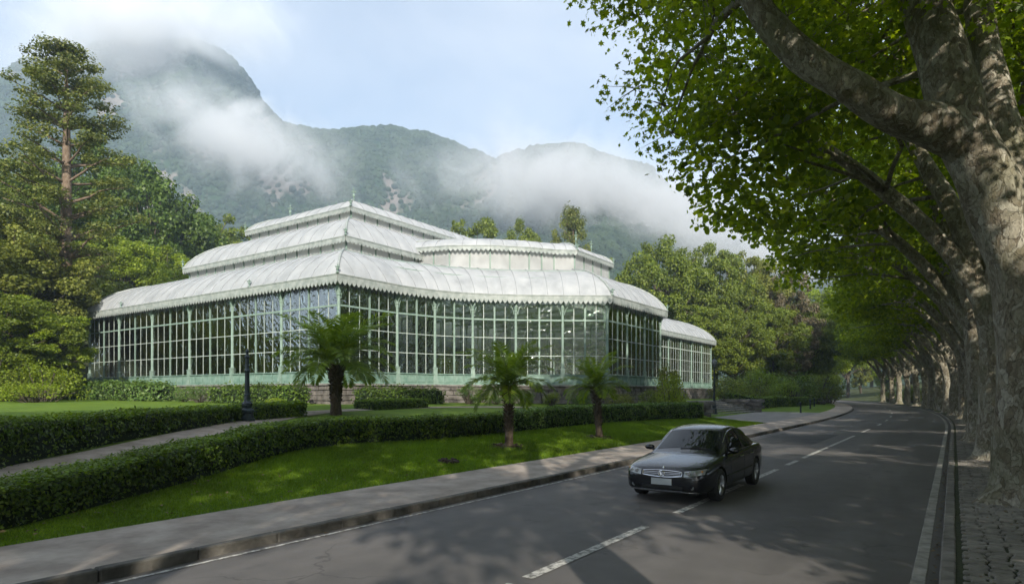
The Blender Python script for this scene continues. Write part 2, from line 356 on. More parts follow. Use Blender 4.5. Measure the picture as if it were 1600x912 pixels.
# ================================================================== THE SETTING
def strip(name, x0, x1, z, ys, mat, kind='structure', zf=None, nx=1):
    V, F = [], []
    for j, y in enumerate(ys):
        for i in range(nx + 1):
            x = x0 + (x1 - x0) * i / nx + xo(y); V.append((x, y, z if zf is None else zf(x, y) + z))
    for j in range(len(ys) - 1):
        for i in range(nx):
            a = j * (nx + 1) + i; F.append((a, a + 1, a + nx + 2, a + nx + 1))
    o = link(name, fast_mesh(name, V, F, mat)); return tag(o, kind=kind)

def ground():
    xs = [-2500, -1500, -800, -450, -300, -220, -180, -150] + list(range(-130, -90, 5)) + list(np.arange(-90, -34, 2.)) + list(np.arange(-34, -8.5, .4)) \
        + [-8.4, -8.2, -6, -4, -2, -.13, -.02, 0.02, 1, 2, 3, 4, 5, 6, 8, 10, 13, 16, 20, 25, 30, 45, 60, 120, 300, 900, 2500]
    ys = [-2500, -1200, -500, -200, -100, -60, -40, -25, -12, -6] + list(np.arange(-2, 82, .6)) + list(np.arange(82, 200, 4.)) + [210, 240, 280, 340, 450, 700, 1200, 2500]
    V = []
    for y in ys:
        sh = xo(min(y, 300.0))
        for x in xs:
            V.append((x + sh, y, zt(x + sh, y) if y <= 300 else float(np.interp(-x, T_X, T_Z)) + 9 * sm(24, 60, -x)))
    n = len(xs); F = [(j * n + i, j * n + i + 1, j * n + n + i + 1, j * n + n + i) for j in range(len(ys) - 1) for i in range(n - 1)]
    tag(link('ground', fast_mesh('ground', V, F, M['lawn'], True)), kind='structure')
ground()
YS = list(np.arange(-60, 46, 4.)) + list(np.arange(46, 331, 3.))
strip('road', -8.2, -.13, 0.0, YS, M['asphalt'])
strip('sidewalk', -10.55, -8.34, .13, list(np.arange(-60, 46, 4.)) + list(np.arange(46, 200, 3.)), M['sidewalk'])
strip('plaza', -17.2, -10.5, .136, list(np.arange(46.2, 73, 1.)), M['plaza'])
# a darker resurfaced strip and patch on the road
pv = strip('road_patch', -7.6, -4.9, .004, list(np.arange(29, 38, 1.)), simple('patched_asphalt', (.028, .028, .029), (.05, .049, .049), .9, .8, .4, .004))
# painted markings
def marking(name, x0, x1, y0, y1):
    n = max(2, int((y1 - y0) / 2) + 1); o = strip(name, x0, x1, .008, list(np.linspace(y0, y1, n)), M['paint']); return o
for a, b in [(1.5, 6.05), (6.35, 9.9), (11.3, 15.7), (16.7, 19.4), (20.7, 22.3), (23.2, 28.5), (28.7, 36.8), (40, 44), (49, 52), (57, 60), (66, 70), (77, 81), (89, 93), (103, 107), (118, 123), (136, 141)]:
    marking('centre_line_dash', -4.24, -4.09, a, b)
marking('edge_line', -8.02, -7.95, -20, 22)
for a, b in [(22.6, 27), (28, 36), (41, 44), (60, 63)]: marking('edge_line', -8.02, -7.95, a, b)

def block_mesh(name, sx, sy, sz, mat, bev=.012, seed=0, jit=.006):
    rd = random.Random(seed); bm = bmesh.new(); bmesh.ops.create_cube(bm, size=1)
    for v in bm.verts:
        v.co = Vector((v.co.x * sx + rd.uniform(-jit, jit), v.co.y * sy + rd.uniform(-jit, jit), v.co.z * sz + rd.uniform(-jit, jit) * .6))
    bmesh.ops.bevel(bm, geom=[e for e in bm.edges], offset=bev, segments=1, affect='EDGES', profile=.6)
    me = bpy.data.meshes.new(name); bm.to_mesh(me); bm.free(); me.materials.append(mat); return me

# kerbs: single stones as far as they can be told apart, one run beyond
def kerb(name, x, w, top, y0, y1, yend, ln, mat, label):
    root = empty(name); tag(root, kind='structure'); root['label'] = label
    meshes = [block_mesh('kerb_stone', w, ln - .012, .34, mat, .018, k) for k in range(4)]
    y = y0; k = 0
    while y < y1:
        yc = y + ln / 2; o = link('kerb_stone', meshes[k % 4], root, (x + xo(yc), yc, top - .17 + random.uniform(-.004, .004)))
        o.rotation_euler.z = math.atan2(-(xo(yc + .5) - xo(yc - .5)), 1); y += ln; k += 1
    mb = MB()
    for a, b in ((-60, y0), (y, yend)):
        yy = a
        while yy < b - .01:
            e = min(yy + 3, b); xa, xb = x + xo(yy), x + xo(e)
            p = [(xa - w / 2, yy), (xa + w / 2, yy), (xb + w / 2, e), (xb - w / 2, e)]
            mb.quad(*[(q[0], q[1], top - .004) for q in p])
            mb.quad((p[0][0], p[0][1], top - .3), (p[0][0], p[0][1], top - .004), (p[3][0], p[3][1], top - .004), (p[3][0], p[3][1], top - .3))
            mb.quad((p[1][0], p[1][1], top - .004), (p[1][0], p[1][1], top - .3), (p[2][0], p[2][1], top - .3), (p[2][0], p[2][1], top - .004)); yy = e
    mb.build('kerb_run', mat, root)
M['kerb_dark'] = simple('mossy_kerb', (.045, .042, .036), (.13, .12, .105), 2.4, .9, .6, .02)
kerb('kerb_left', -8.27, .17, .14, 1.0, 72, 320, 1.2, M['kerb_dark'], 'stone kerb along the lawn side of the road')
kerb('kerb_right', -.055, .155, .13, 5.0, 62, 320, 1.0, M['kerb'], 'stone kerb in front of the plane trees')
gr = empty('gutter_right'); tag(gr, kind='structure')
gms = [block_mesh('gutter_stone', .15, .585, .1, M['gutter'], .008, 40 + k, .004) for k in range(4)]
for k in range(70):
    y = 5 + k * .6; link('gutter_stone', gms[k % 4], gr, (-.34 + xo(y), y, -.042))
strip('gutter_line', -.415, -.265, .009, list(np.arange(47.2, 150, 3.)), M['gutter'])

# cobbled pavement
pave = empty('pavement'); tag(pave, kind='structure')
base = strip('pavement_bed', .02, 6.2, .105, list(np.arange(-30, 46, 4.)) + list(np.arange(46, 220, 4.)), M['joint']); base.parent = pave; del base['kind']
cms = [block_mesh('cobble', .215, .125, .09, M['cobble'], .016, 70 + k, .014) for k in range(8)]
rest = MB(); ncob = 0; row = 0; y = 4.0
while y < 70:
    x = .135 + (row % 2) * .06 - .05
    while x < (2.6 if y < 40 else 1.9):
        w = random.uniform(.9, 1.16); xx = x + .11 * w; yy = y + random.uniform(-.012, .012); d = .568 * -xx + .823 * yy
        vis = xx < .092 * d + .2 and yy > 8.2
        if vis and ncob < 300:
            o = link('cobble', cms[random.randrange(8)], pave, (xx + xo(yy), yy, .088 + random.uniform(-.008, .010)), random.uniform(-.06, .06) + (math.pi if random.random() < .5 else 0))
            o.scale.x = w * .97; ncob += 1
        else:
            rest.box((xx + xo(yy), yy, .088 + random.uniform(-.008, .010)), (.205 * w, .122, .085), random.uniform(-.06, .06), .88)
        x += .232 * w
    y += .142; row += 1
o = rest.build('cobble_field', M['cobble'], pave); tag(o, kind='stuff')
# fallen leaves in the gutter and on the pavement
n = 900
LX = np.concatenate([RNG.uniform(-.24, -.14, 300), RNG.uniform(.1, 2.2, 420), RNG.uniform(-8.15, -7.9, 180)]); LY = RNG.uniform(6, 42, n); LZ = np.where(LX > 0, .142, .012)
tag(link('fallen_leaves', leaves_mesh('fallen_leaves', np.c_[LX, LY, LZ], RNG.uniform(.03, .08, n), np.c_[RNG.normal(0, .2, n), RNG.normal(0, .2, n), np.ones(n)], RHOMB, M['dead_leaf'])),
    'dry brown leaves fallen along the kerbs and cobbles', 'fallen leaves', kind='stuff')

n = 420; LY = 3 + 38 * RNG.uniform(0, 1, n) ** 1.4; LX = -RNG.uniform(10.7, 13.2, n); LZ = np.array([zt(a, b) for a, b in zip(LX, LY)]) + .035
tag(link('lawn_litter', leaves_mesh('lawn_litter', np.c_[LX, LY, LZ], RNG.uniform(.04, .10, n), np.c_[RNG.normal(0, .35, n), RNG.normal(0, .35, n), np.ones(n)], RHOMB, M['dead_leaf'])), 'dry leaves scattered over the front lawn', 'fallen leaves', kind='stuff')
# garden path
def ribbon(name, pts, w, dz, mat, n=60):
    P = [Vector((p[0], p[1], 0)) for p in pts]; L = [0]
    for a, b in zip(P, P[1:]): L.append(L[-1] + (b - a).length)
    V, F = [], []
    for k in range(n + 1):
        s = L[-1] * k / n; q = Vector((np.interp(s, L, [p.x for p in P]), np.interp(s, L, [p.y for p in P]), 0)); 
        s2 = min(s + .5, L[-1]); s1 = max(s - .5, 0)
        d = Vector((np.interp(s2, L, [p.x for p in P]) - np.interp(s1, L, [p.x for p in P]), np.interp(s2, L, [p.y for p in P]) - np.interp(s1, L, [p.y for p in P]), 0)).normalized()
        nn = Vector((-d.y, d.x, 0))
        for i in range(5):
            e = q + nn * w * (i / 4 - .5); V.append((e.x, e.y, zt(e.x, e.y) + dz))
    for k in range(n):
        for i in range(4): a = k * 5 + i; F.append((a, a + 1, a + 6, a + 5))
    return tag(link(name, fast_mesh(name, V, F, mat)), kind='structure')
ribbon('garden_path', [(-11.5, -6), (-13.2, .5), (-15.0, 4.0), (-17.2, 7.4), (-19.2, 10.2), (-21.6, 13.6), (-24.2, 17.5), (-26.0, 21), (-26.8, 25.5), (-26.6, 31), (-24.4, 38)], 1.35, .022, M['path'], 110)

# mountains: two forested ridges with real depth
FW = Vector((-math.sin(R(34.606)), math.cos(R(34.606)), 0)); RT = Vector((math.cos(R(34.606)), math.sin(R(34.606)), 0))
def mountain_mat():
    t = NT('forested_rock'); g = t.nd('ShaderNodeNewGeometry'); t._p = g.outputs['Position']
    sx = t.nd('ShaderNodeSeparateXYZ'); t.l.new(g.outputs['Normal'], sx.inputs[0])
    forest = t.ramp(t.noise(.05, 6, .65), [(.3, (.010, .024, .014)), (.7, (.03, .052, .026))])
    rockn = t.noise(.03, 7, .7); rock = t.ramp(rockn, [(.3, (.055, .055, .05)), (.7, (.19, .165, .155))])
    st = t.ramp(sx.outputs['Z'], [(.58, 1.0), (.66, 0.0)]); mpz = t.nd('ShaderNodeMapping'); mpz.inputs['Scale'].default_value = (1, 1, .3); t.l.new(t.pos(), mpz.inputs[0]); rk = t.ramp(t.noise(.02, 4, .6, mpz.outputs[0]), [(.52, 0.0), (.58, 1.0)]); steep = t.mix(1.0, st, rk, 'MULTIPLY')
    t.pbr(t.mix(steep, forest, rock), .95, 0, .1, t.bump(t.noise(.09, 5), .8, 4)); return t.m
M['mountain'] = mountain_mat()
M['far_forest'] = simple('far_forest_crown', (.009, .021, .013), (.030, .050, .024), .05, .95, 0.0)
def forest_nodes(density):
    ng = bpy.data.node_groups.new('forest_scatter', 'GeometryNodeTree')
    ng.interface.new_socket('Geometry', in_out='INPUT', socket_type='NodeSocketGeometry'); ng.interface.new_socket('Geometry', in_out='OUTPUT', socket_type='NodeSocketGeometry')
    N, L = ng.nodes, ng.links; gi = N.new('NodeGroupInput'); go = N.new('NodeGroupOutput')
    dp = N.new('GeometryNodeDistributePointsOnFaces'); nm = N.new('GeometryNodeInputNormal'); sp = N.new('ShaderNodeSeparateXYZ'); mr = N.new('ShaderNodeMapRange')
    L.new(nm.outputs[0], sp.inputs[0]); L.new(sp.outputs['Z'], mr.inputs[0]); mr.inputs[1].default_value = .27; mr.inputs[2].default_value = .42; mr.inputs[3].default_value = density * .03; mr.inputs[4].default_value = density
    mr.inputs[1].default_value = .58; mr.inputs[2].default_value = .66; mr.inputs[3].default_value = 0; mr.inputs[4].default_value = 1
    rn = N.new('ShaderNodeTexNoise'); rn.inputs['Scale'].default_value = .02; rn.inputs['Detail'].default_value = 4; rn.inputs['Roughness'].default_value = .6; rp = N.new('GeometryNodeInputPosition'); rq = N.new('ShaderNodeVectorMath'); rq.operation = 'MULTIPLY'; rq.inputs[1].default_value = (1, 1, .3); L.new(rp.outputs[0], rq.inputs[0]); L.new(rq.outputs[0], rn.inputs['Vector'])
    r2 = N.new('ShaderNodeMapRange'); r2.inputs[1].default_value = .52; r2.inputs[2].default_value = .58; r2.inputs[3].default_value = 1; r2.inputs[4].default_value = .06; L.new(rn.outputs['Fac'], r2.inputs[0])
    mxm = N.new('ShaderNodeMath'); mxm.operation = 'MAXIMUM'; L.new(mr.outputs[0], mxm.inputs[0]); L.new(r2.outputs[0], mxm.inputs[1])
    mdn = N.new('ShaderNodeMath'); mdn.operation = 'MULTIPLY'; mdn.inputs[1].default_value = density; L.new(mxm.outputs[0], mdn.inputs[0])
    L.new(gi.outputs[0], dp.inputs['Mesh']); L.new(mdn.outputs[0], dp.inputs['Density'])
    ico = N.new('GeometryNodeMeshIcoSphere'); ico.inputs['Radius'].default_value = 1; ico.inputs['Subdivisions'].default_value = 3
    nz = N.new('ShaderNodeTexNoise'); nz.inputs['Scale'].default_value = 2.3; nz.inputs['Detail'].default_value = 2
    sub = N.new('ShaderNodeMath'); sub.operation = 'SUBTRACT'; sub.inputs[1].default_value = .5; L.new(nz.outputs['Fac'], sub.inputs[0])
    sc = N.new('ShaderNodeVectorMath'); sc.operation = 'SCALE'; ps = N.new('GeometryNodeInputPosition'); L.new(ps.outputs[0], sc.inputs[0]); L.new(sub.outputs[0], sc.inputs['Scale'])
    spn = N.new('GeometryNodeSetPosition'); L.new(ico.outputs['Mesh'], spn.inputs['Geometry']); L.new(sc.outputs[0], spn.inputs['Offset'])
    smt = N.new('GeometryNodeSetMaterial'); smt.inputs['Material'].default_value = M['far_forest']; L.new(spn.outputs[0], smt.inputs[0])
    rv = N.new('FunctionNodeRandomValue'); rv.data_type = 'FLOAT'; rv.inputs[2].default_value = 1.8; rv.inputs[3].default_value = 4.8
    rr = N.new('FunctionNodeRandomValue'); rr.data_type = 'FLOAT_VECTOR'; rr.inputs[1].default_value = (.5, .5, 6.28); rr.inputs['Seed'].default_value = 4
    ip = N.new('GeometryNodeInstanceOnPoints'); L.new(dp.outputs['Points'], ip.inputs['Points']); L.new(smt.outputs[0], ip.inputs['Instance'])
    L.new(rv.outputs[1], ip.inputs['Scale']); L.new(rr.outputs[0], ip.inputs['Rotation'])
    L.new(ip.outputs[0], go.inputs[0]); return ng
def ridge(name, D, d0, uv, amp, cliff, seed, s0, s1, ns=190, nd=100):
    us = [p[0] for p in uv]; hs = [2.2 + (613 - p[1]) * D / 1000 for p in uv]; V = []
    for j in range(nd + 1):
        d = d0 + (D + 260 - d0) * j / nd; t = (d - d0) / (D - d0)
        for i in range(ns + 1):
            s = s0 + (s1 - s0) * i / ns; h = float(np.interp(800 + s / D * 1000, us, hs))
            if t <= 1:
                g = (1 - cliff) * t ** .95 + cliff * sm(.5, .97, t)
            else: g = 1 - .5 * ((d - D) / 260) ** 1.4
            p = RT * s + FW * d; q = Vector((p.x * .006, p.y * .006, seed))
            nz = noise.fractal(q, .9, 2.1, 5) ; gul = 1 - abs(noise.noise(Vector((s * .011 + seed, d * .004, seed))))
            z = h * g + amp * (nz + .8 * (gul - .75)) * min(1, 2.2 * t) * (1 - .75 * sm(.9, 1.0, t) * (1 if t < 1.3 else 0)) * min(1, h / 200)
            V.append((p.x, p.y, z - 4))
    n = ns + 1; F = [(j * n + i, j * n + i + 1, j * n + n + i + 1, j * n + n + i) for j in range(nd) for i in range(ns)]
    me = fast_mesh(name, V, F, M['mountain'], True)
    o = tag(link(name, me), kind='structure')
    fo = link('mountain_forest', me.copy()); md = fo.modifiers.new('forest', 'NODES'); md.node_group = forest_nodes(.034)
    return o, fo
RP = [(-900, 330), (-500, 240), (-250, 175), (-100, 165), (0, 140), (60, 122), (140, 96), (220, 74), (270, 62), (310, 58), (340, 66), (362, 82), (386, 110), (410, 146), (430, 172), (452, 188), (500, 200), (560, 205), (620, 205), (700, 215), (760, 234), (830, 262), (950, 330), (1100, 420), (1300, 500), (1700, 590), (2400, 600)]
_, f1 = ridge('mountain_peak', 1000, 330, RP, 46, .42, 3.1, -1250, 900)
tag(f1, 'dense forest clothing the tall misty peak', 'forest', kind='stuff')
RP2 = [(200, 560), (450, 470), (600, 380), (700, 292), (760, 256), (800, 242), (850, 230), (890, 225), (930, 233), (1000, 261), (1060, 292), (1120, 332), (1180, 377), (1240, 420), (1300, 450), (1400, 490), (1700, 560), (2300, 590)]
_, f2 = ridge('mountain_shoulder', 820, 320, RP2, 34, .2, 8.7, -420, 1100, 150, 80)
tag(f2, 'dense forest clothing the lower rounded ridge', 'forest', kind='stuff')

# fog banks drifting along the slopes (real volumes)
def P3(u, v, d):      # point at depth d along the view axes of the valley
    p = RT * ((u - 800) * d / 1000) + FW * d; return Vector((p.x, p.y, 2.2 + (613 - v) * d / 1000))
def fog(c, half, roll, density, scale, seed, label, lo=.42, hi=.62):
    bm = bmesh.new(); bmesh.ops.create_icosphere(bm, subdivisions=3, radius=1.0)
    for v in bm.verts: v.co = Vector((v.co.x * half[0], v.co.y * half[1], v.co.z * half[2])) * 1.02
    me = bpy.data.meshes.new('fog_bank'); bm.to_mesh(me); bm.free()
    me.materials.append(volume('fog_%d' % seed, (.97, .98, 1.0), density, scale, half, lo, hi, seed))
    o = link('fog_bank', me, None, c); o.rotation_euler = (Matrix.Rotation(R(34.606), 4, 'Z') @ Matrix.Rotation(R(roll), 4, 'Y')).to_euler()
    tag(o, label, 'fog', 'fog banks on the mountain', 'stuff')
fog(P3(215, 48, 900), (330, 150, 110), -8, .042, .012, 1, 'cloud cap wrapped around the highest summit')
fog(P3(395, 232, 790), (250, 100, 95), 25, .044, .015, 2, 'fog bank drifting across the cliff face of the peak')
fog(P3(955, 308, 600), (310, 90, 82), 9, .052, .017, 3, 'long fog bank across the rounded ridge')
fog(P3(1190, 395, 560), (180, 90, 75), 15, .040, .018, 4, 'low fog at the end of the ridge behind the trees')

# haze: one closed box of even air
bm = bmesh.new(); bmesh.ops.create_cube(bm, size=1)
for v in bm.verts: v.co = Vector((v.co.x * 5100, v.co.y * 5100, v.co.z * 630 + 310))
hz = bpy.data.meshes.new('haze'); bm.to_mesh(hz); bm.free(); hz.materials.append(volume('haze_air', (.66, .82, 1.0), 0.00036, anis=.2))
tag(link('haze', hz), 'thin pale haze filling the valley air', 'haze', kind='stuff')

# ================================================================== THE GLASS HALL
hall = empty('glass_hall', (-45, 60, 1.4)); tag(hall, 'large pale green iron and glass exhibition hall with tiered white roofs', 'greenhouse')
bpy.context.view_layer.update()
HINV = Vector((45, -60, -1.4))
def hpart(name, mb, mat, parent=None, smooth=False):
    o = mb.build(name, mat, parent if parent else hall, smooth=smooth)
    if parent is None: o.location = HINV
    return o
EAVE = [(-71.5, 28), (-33.2, 28), (-33.1, 33.9), (-32.4, 37.1), (-31.0, 39.8), (-28.7, 42.3), (-25.8, 44.7), (-22.6, 47), (-22.6, 59), (-25.2, 61.5), (-27.6, 64), (-29.2, 67), (-29.8, 71), (-29.8, 98), (-71.5, 98)]
def inset(P, a):
    out = []; n = len(P)
    for i in range(n):
        p0, p1, p2 = Vector(P[i - 1]), Vector(P[i]), Vector(P[(i + 1) % n])
        d1 = (p1 - p0).normalized(); d2 = (p2 - p1).normalized(); n1 = Vector((-d1.y, d1.x)); n2 = Vector((-d2.y, d2.x))
        b = n1 + n2; out.append(p1 + b * (a / max(.3, 1 + n1.dot(n2))))
    return out
FLOOR = 2.83
def roof_tier(path, prof, width, edges=None, wide=6.0, first=True):
    """path: eave polygon, prof: list (inset, z). Sheets run up the slope, each one a piece with a standing seam on one side"""
    rings = [inset(path, a) for a, z in prof]; n = len(path)
    for i in range(n):
        A, B = Vector(path[i]), Vector(path[(i + 1) % n]); L = (B - A).length; d = (B - A) / L
        w = width if (edges is None or i in edges) else wide
        k = max(1, round(L / w)); cuts = [L * j / k for j in range(k + 1)]
        rg = [((r[i] - A).dot(d), (r[(i + 1) % n] - A).dot(d), r[i], r[(i + 1) % n]) for r in rings]
        for j in range(k):
            mb = MB(); rows = []
            for (lo, hi, pa, pb), (a, z) in zip(rg, prof):
                x0 = lo if j == 0 else min(max(cuts[j], lo), hi); x1 = hi if j == k - 1 else min(max(cuts[j + 1], lo), hi)
                f = lambda x: pa.lerp(pb, min(1, max(0, (x - lo) / (hi - lo)))) if hi - lo > .02 else pa.lerp(pb, .5)
                rows.append((f(x0), f(x1), z, x1 - x0))
            for r0, r1 in zip(rows, rows[1:]):
                if r0[3] < .01 and r1[3] < .01: break
                mb.quad((*r0[0], r0[2]), (*r0[1], r0[2]), (*r1[1], r1[2]), (*r1[0], r1[2]))
            if not mb.f: continue
            dp_ = (Vector(path[i]) - Vector(path[i - 1])).normalized()
            if (j > 0 or abs(dp_.cross(d)) < .3) and w == width:          # standing seam
                up = []
                for r in rows:
                    if r[3] < .02: break
                    up.append((r[0], r[2]))
                h = .045; t = d * .018
                for (p, z), (q, z2) in zip(up, up[1:]):
                    mb.quad((*(p - t), z - .01), (*(p - t), z + h), (*(q - t), z2 + h), (*(q - t), z2 - .01), mi=1)
                    mb.quad((*(p + t), z + h), (*(p + t), z - .01), (*(q + t), z2 - .01), (*(q + t), z2 + h), mi=1)
                    mb.quad((*(p - t), z + h), (*(p + t), z + h), (*(q + t), z2 + h), (*(q - t), z2 + h), mi=1)
            o_ = hpart('roof_sheet', mb, [M['zinc'], M['seam']]); bq = bmesh.new(); bq.from_mesh(o_.data); bmesh.ops.remove_doubles(bq, verts=bq.verts, dist=.002)
            for q_ in bq.faces: q_.smooth = q_.material_index == 0
            bq.to_mesh(o_.data); bq.free()
        # hip roll at the corner
        dd = (Vector(path[i]) - Vector(path[i - 1])).normalized()
        if abs(dd.cross(d)) > .35:
            mb = MB(); mb.tube([(*r[i], z + .03) for r, (a, z) in zip(rings, prof)], [.085] * len(prof), 6); hpart('hip_roll', mb, M['valance'])
    return rings
def dome(a0, a1, z0, z1, n=7, phi=74):
    o = []
    for k in range(n + 1):
        f0 = R(16); f1 = R(phi); f = f0 + (f1 - f0) * k / n; o.append((a0 + (a1 - a0) * (math.cos(f0) - math.cos(f)) / (math.cos(f0) - math.cos(f1)), z0 + (z1 - z0) * (math.sin(f) - math.sin(f0)) / (math.sin(f1) - math.sin(f0))))
    return o
def valance(path, ztop, solid, drop, pitch, seg=5.5, edges=None):
    """scalloped fascia under an eave, one board per bay"""
    n = len(path)
    for i in range(n):
        if edges is not None and i not in edges: continue
        A, B = Vector(path[i]), Vector(path[(i + 1) % n]); L = (B - A).length; d = (B - A) / L; nn = Vector((d.y, -d.x))
        k = max(1, round(L / seg))
        for j in range(k):
            s0, s1 = L * j / k, L * (j + 1) / k; m = max(1, round((s1 - s0) / pitch)); mb = MB(); th = nn * .035
            P = lambda s, z, off: (*(A + d * s + off), z)
            zb = ztop - solid
            for o in (th, -th * .2):
                q = [P(s0, zb, o), P(s1, zb, o), P(s1, ztop, o), P(s0, ztop, o)]; mb.quad(*(q if o is th else q[::-1]))
            mb.quad(P(s0, ztop, th), P(s1, ztop, th), P(s1, ztop, -th * .2), P(s0, ztop, -th * .2))
            # moulding
            mo = nn * .07; mb.quad(P(s0, ztop - .02, mo), P(s1, ztop - .02, mo), P(s1, ztop + .05, mo), P(s0, ztop + .05, mo)); mb.quad(P(s0, ztop + .05, mo), P(s1, ztop + .05, mo), P(s1, ztop + .05, -mo), P(s0, ztop + .05, -mo)); mb.quad(P(s0, ztop - .02, th), P(s1, ztop - .02, th), P(s1, ztop - .02, mo), P(s0, ztop - .02, mo))
            for c in range(m):
                a = s0 + (s1 - s0) * c / m; b = s0 + (s1 - s0) * (c + 1) / m; w = b - a
                prof = [(a, zb), (a + .02 * w, zb - drop * .25), (a + .2 * w, zb - drop * .62), (a + .5 * w, zb - drop), (b - .2 * w, zb - drop * .62), (b - .02 * w, zb - drop * .25), (b, zb)]
                mb.quad(*[P(s, z, th) for s, z in prof]); mb.quad(*[P(s, z, -th * .2) for s, z in prof[::-1]])
            hpart('valance', mb, M['valance'])
def finial(x, y, z, h, r=.09):
    mb = MB(); mb.lathe([(r * 1.5, 0), (r * 1.6, .06 * h), (r * .5, .12 * h), (r * .45, .3 * h), (r * 1.25, .4 * h), (r * 1.3, .47 * h), (r * .4, .56 * h), (r * .32, .75 * h), (r * .8, .8 * h), (r * .3, .86 * h), (r * .05, h)], 8, (x, y, z))
    mb.box((x, y, z + .66 * h), (r * 5, r * .6, r * .7)); mb.box((x, y, z + .66 * h), (r * .6, r * 5, r * .7))
    hpart('finial', mb, M['iron'], smooth=False)
Z1, Z1T, Z2, Z2T, Z3, Z3T = 9.97, 13.05, 14.15, 16.9, 18.0, 19.55
VIS1 = {0, 1, 2, 3, 4, 5, 6, 7, 8, 9, 10, 11, 12}
EF = []
for i in range(len(EAVE)):
    p0, p1, p2, p3 = [Vector(EAVE[(i + k) % len(EAVE)]) for k in (-1, 0, 1, 2)]
    EF.append(tuple(p1))
    if i in (2, 3, 4, 5, 9, 10, 11):
        for k in (1, 2):
            t = k / 3; q = .5 * ((2 * p1) + (p2 - p0) * t + (2 * p0 - 5 * p1 + 4 * p2 - p3) * t * t + (3 * p1 - p0 - 3 * p2 + p3) * t ** 3); EF.append(tuple(q))
VIS1 = set(range(len(EF) - 2))
roof_tier(EF, dome(0, 5.2, Z1, Z1T), 1.35, VIS1)
valance(EF, Z1, .34, .34, .40, 5.6)
# second tier over the long hall
T2 = [(-61.6, 33), (-38.2, 33), (-38.2, 93), (-61.6, 93)]
roof_tier(T2, dome(0, 4.0, Z2, Z2T, 6), 1.5, {0, 1})
valance(T2, Z2, .24, .28, .40, 5.8)
T3 = [(-57.5, 37), (-42.2, 37), (-42.2, 60.5), (-57.5, 60.5)]
roof_tier(T3, dome(0, 3.2, Z3, Z3T, 5, 80), 1.6, {0, 1})
valance(T3, Z3, .22, .26, .40, 5.8)
# cross wing upper tier
TB = [(-40.5, 40.6), (-35.6, 42.0), (-32.6, 44.0), (-30.2, 46.6), (-28.9, 48.6), (-27.4, 49.9), (-27.4, 57.2), (-30, 59), (-34, 61), (-40.5, 62)]
ZB, ZBT = 14.75, 15.85
roof_tier(TB, dome(0, 2.4, ZB, ZBT, 5, 82), 1.3, {0, 1, 2, 3, 4, 5, 6})
valance(TB, ZB, .2, .26, .38, 5, {0, 1, 2, 3, 4, 5, 6, 7})
def cap(path, a, z, name='roof_cap'):
    P = inset(path, a); mb = MB(); mb.quad(*[(p.x, p.y, z) for p in P]); hpart(name, mb, M['zinc'])
cap([(-66.5, 33), (-61, 33), (-61, 93), (-66.5, 93)], 0, Z1T - .02); cap(T3, 3.19, Z3T - .005); cap(TB, 2.39, ZBT - .005)
cap([(-57.8, 60.0), (-42.0, 60.0), (-42.0, 89.2), (-57.8, 89.2)], 0, Z2T - .01)
def skirt(path, a, z0, z1, mat, pitch, edges=None):
    """clerestory wall between two tiers, a panel per pitch with a thin post between"""
    P = inset(path, a); n = len(P)
    for i in range(n):
        if edges is not None and i not in edges: continue
        A, B = P[i], P[(i + 1) % n]; L = (B - A).length; d = (B - A) / L; nn = Vector((d.y, -d.x)); k = max(1, round(L / pitch))
        for j in range(k):
            p, q = A + d * (L * j / k + .03), A + d * (L * (j + 1) / k - .03); mb = MB()
            mb.quad((*p, z0), (*q, z0), (*q, z1), (*p, z1)); hpart('clerestory_panel', mb, mat)
        mb = MB()
        for j in range(k + 1):
            p = A + d * L * j / k; mb.box((p.x + nn.x * .02, p.y + nn.y * .02, (z0 + z1) / 2), (.1, .1, z1 - z0), math.atan2(d.y, d.x))
        hpart('clerestory_frame', mb, M['iron'])
skirt(T2, .45, 12.75, Z2 - .02, M['clerestory'], 1.5, {0, 1})
skirt(T2, .45, 12.75, Z2 - .02, M['clerestory'], 6, {2, 3})
skirt(T3, .4, Z2T - .3, Z3 - .02, M['clerestory'], 1.5, {0, 1, 2, 3})
skirt(TB, .4, 12.8, ZB - .02, M['clerestory'], 1.6, {0, 1, 2, 3, 4, 5, 6, 7})
for p in inset(T3, 3.0)[:2]: finial(p.x, p.y, Z3T, 1.5, .11)
for x, y in ((-57.5, 37), (-61.6, 33), (-71.5, 28)): finial(x, y, (Z3 if x > -58 else Z2 if x > -62 else Z1) + .05, 1.0, .07)
for p, z in (((-42.2, 37), Z3), ((-38.2, 33), Z2), ((-33.2, 28), Z1), ((-22.6, 47), Z1), ((-22.6, 59), Z1), ((-27.4, 49.9), ZB), ((-27.4, 57.2), ZB), ((-38.2, 93), Z2), ((-43, 28), Z1), ((-63, 28), Z1)): finial(p[0], p[1], z + .06, .62, .08)
for p in ((-28.6, 51.8), (-29.0, 55.6)): finial(p[0], p[1], ZBT - .2, 1.5, .07)
# ridge cresting
def cresting(A, B, z, pitch=.55):
    A, B = Vector(A), Vector(B); L = (B - A).length; d = (B - A) / L; mb = MB(); rz = math.atan2(d.y, d.x)
    mb.box((*((A + B) / 2), z + .05), (L, .05, .05), rz); k = int(L / pitch)
    for j in range(k + 1):
        p = A + d * L * j / k; h = .5 if j % 2 else .34
        mb.box((p.x, p.y, z + .07 + h / 2), (.05, .04, h), rz, .3); mb.box((p.x, p.y, z + .07 + h * .62), (.2, .035, .05), rz)
    hpart('ridge_cresting', mb, M['iron'])
r3 = inset(T3, 3.1); cresting(r3[0], r3[1], Z3T, .6); cresting(r3[1], r3[2], Z3T, .6)

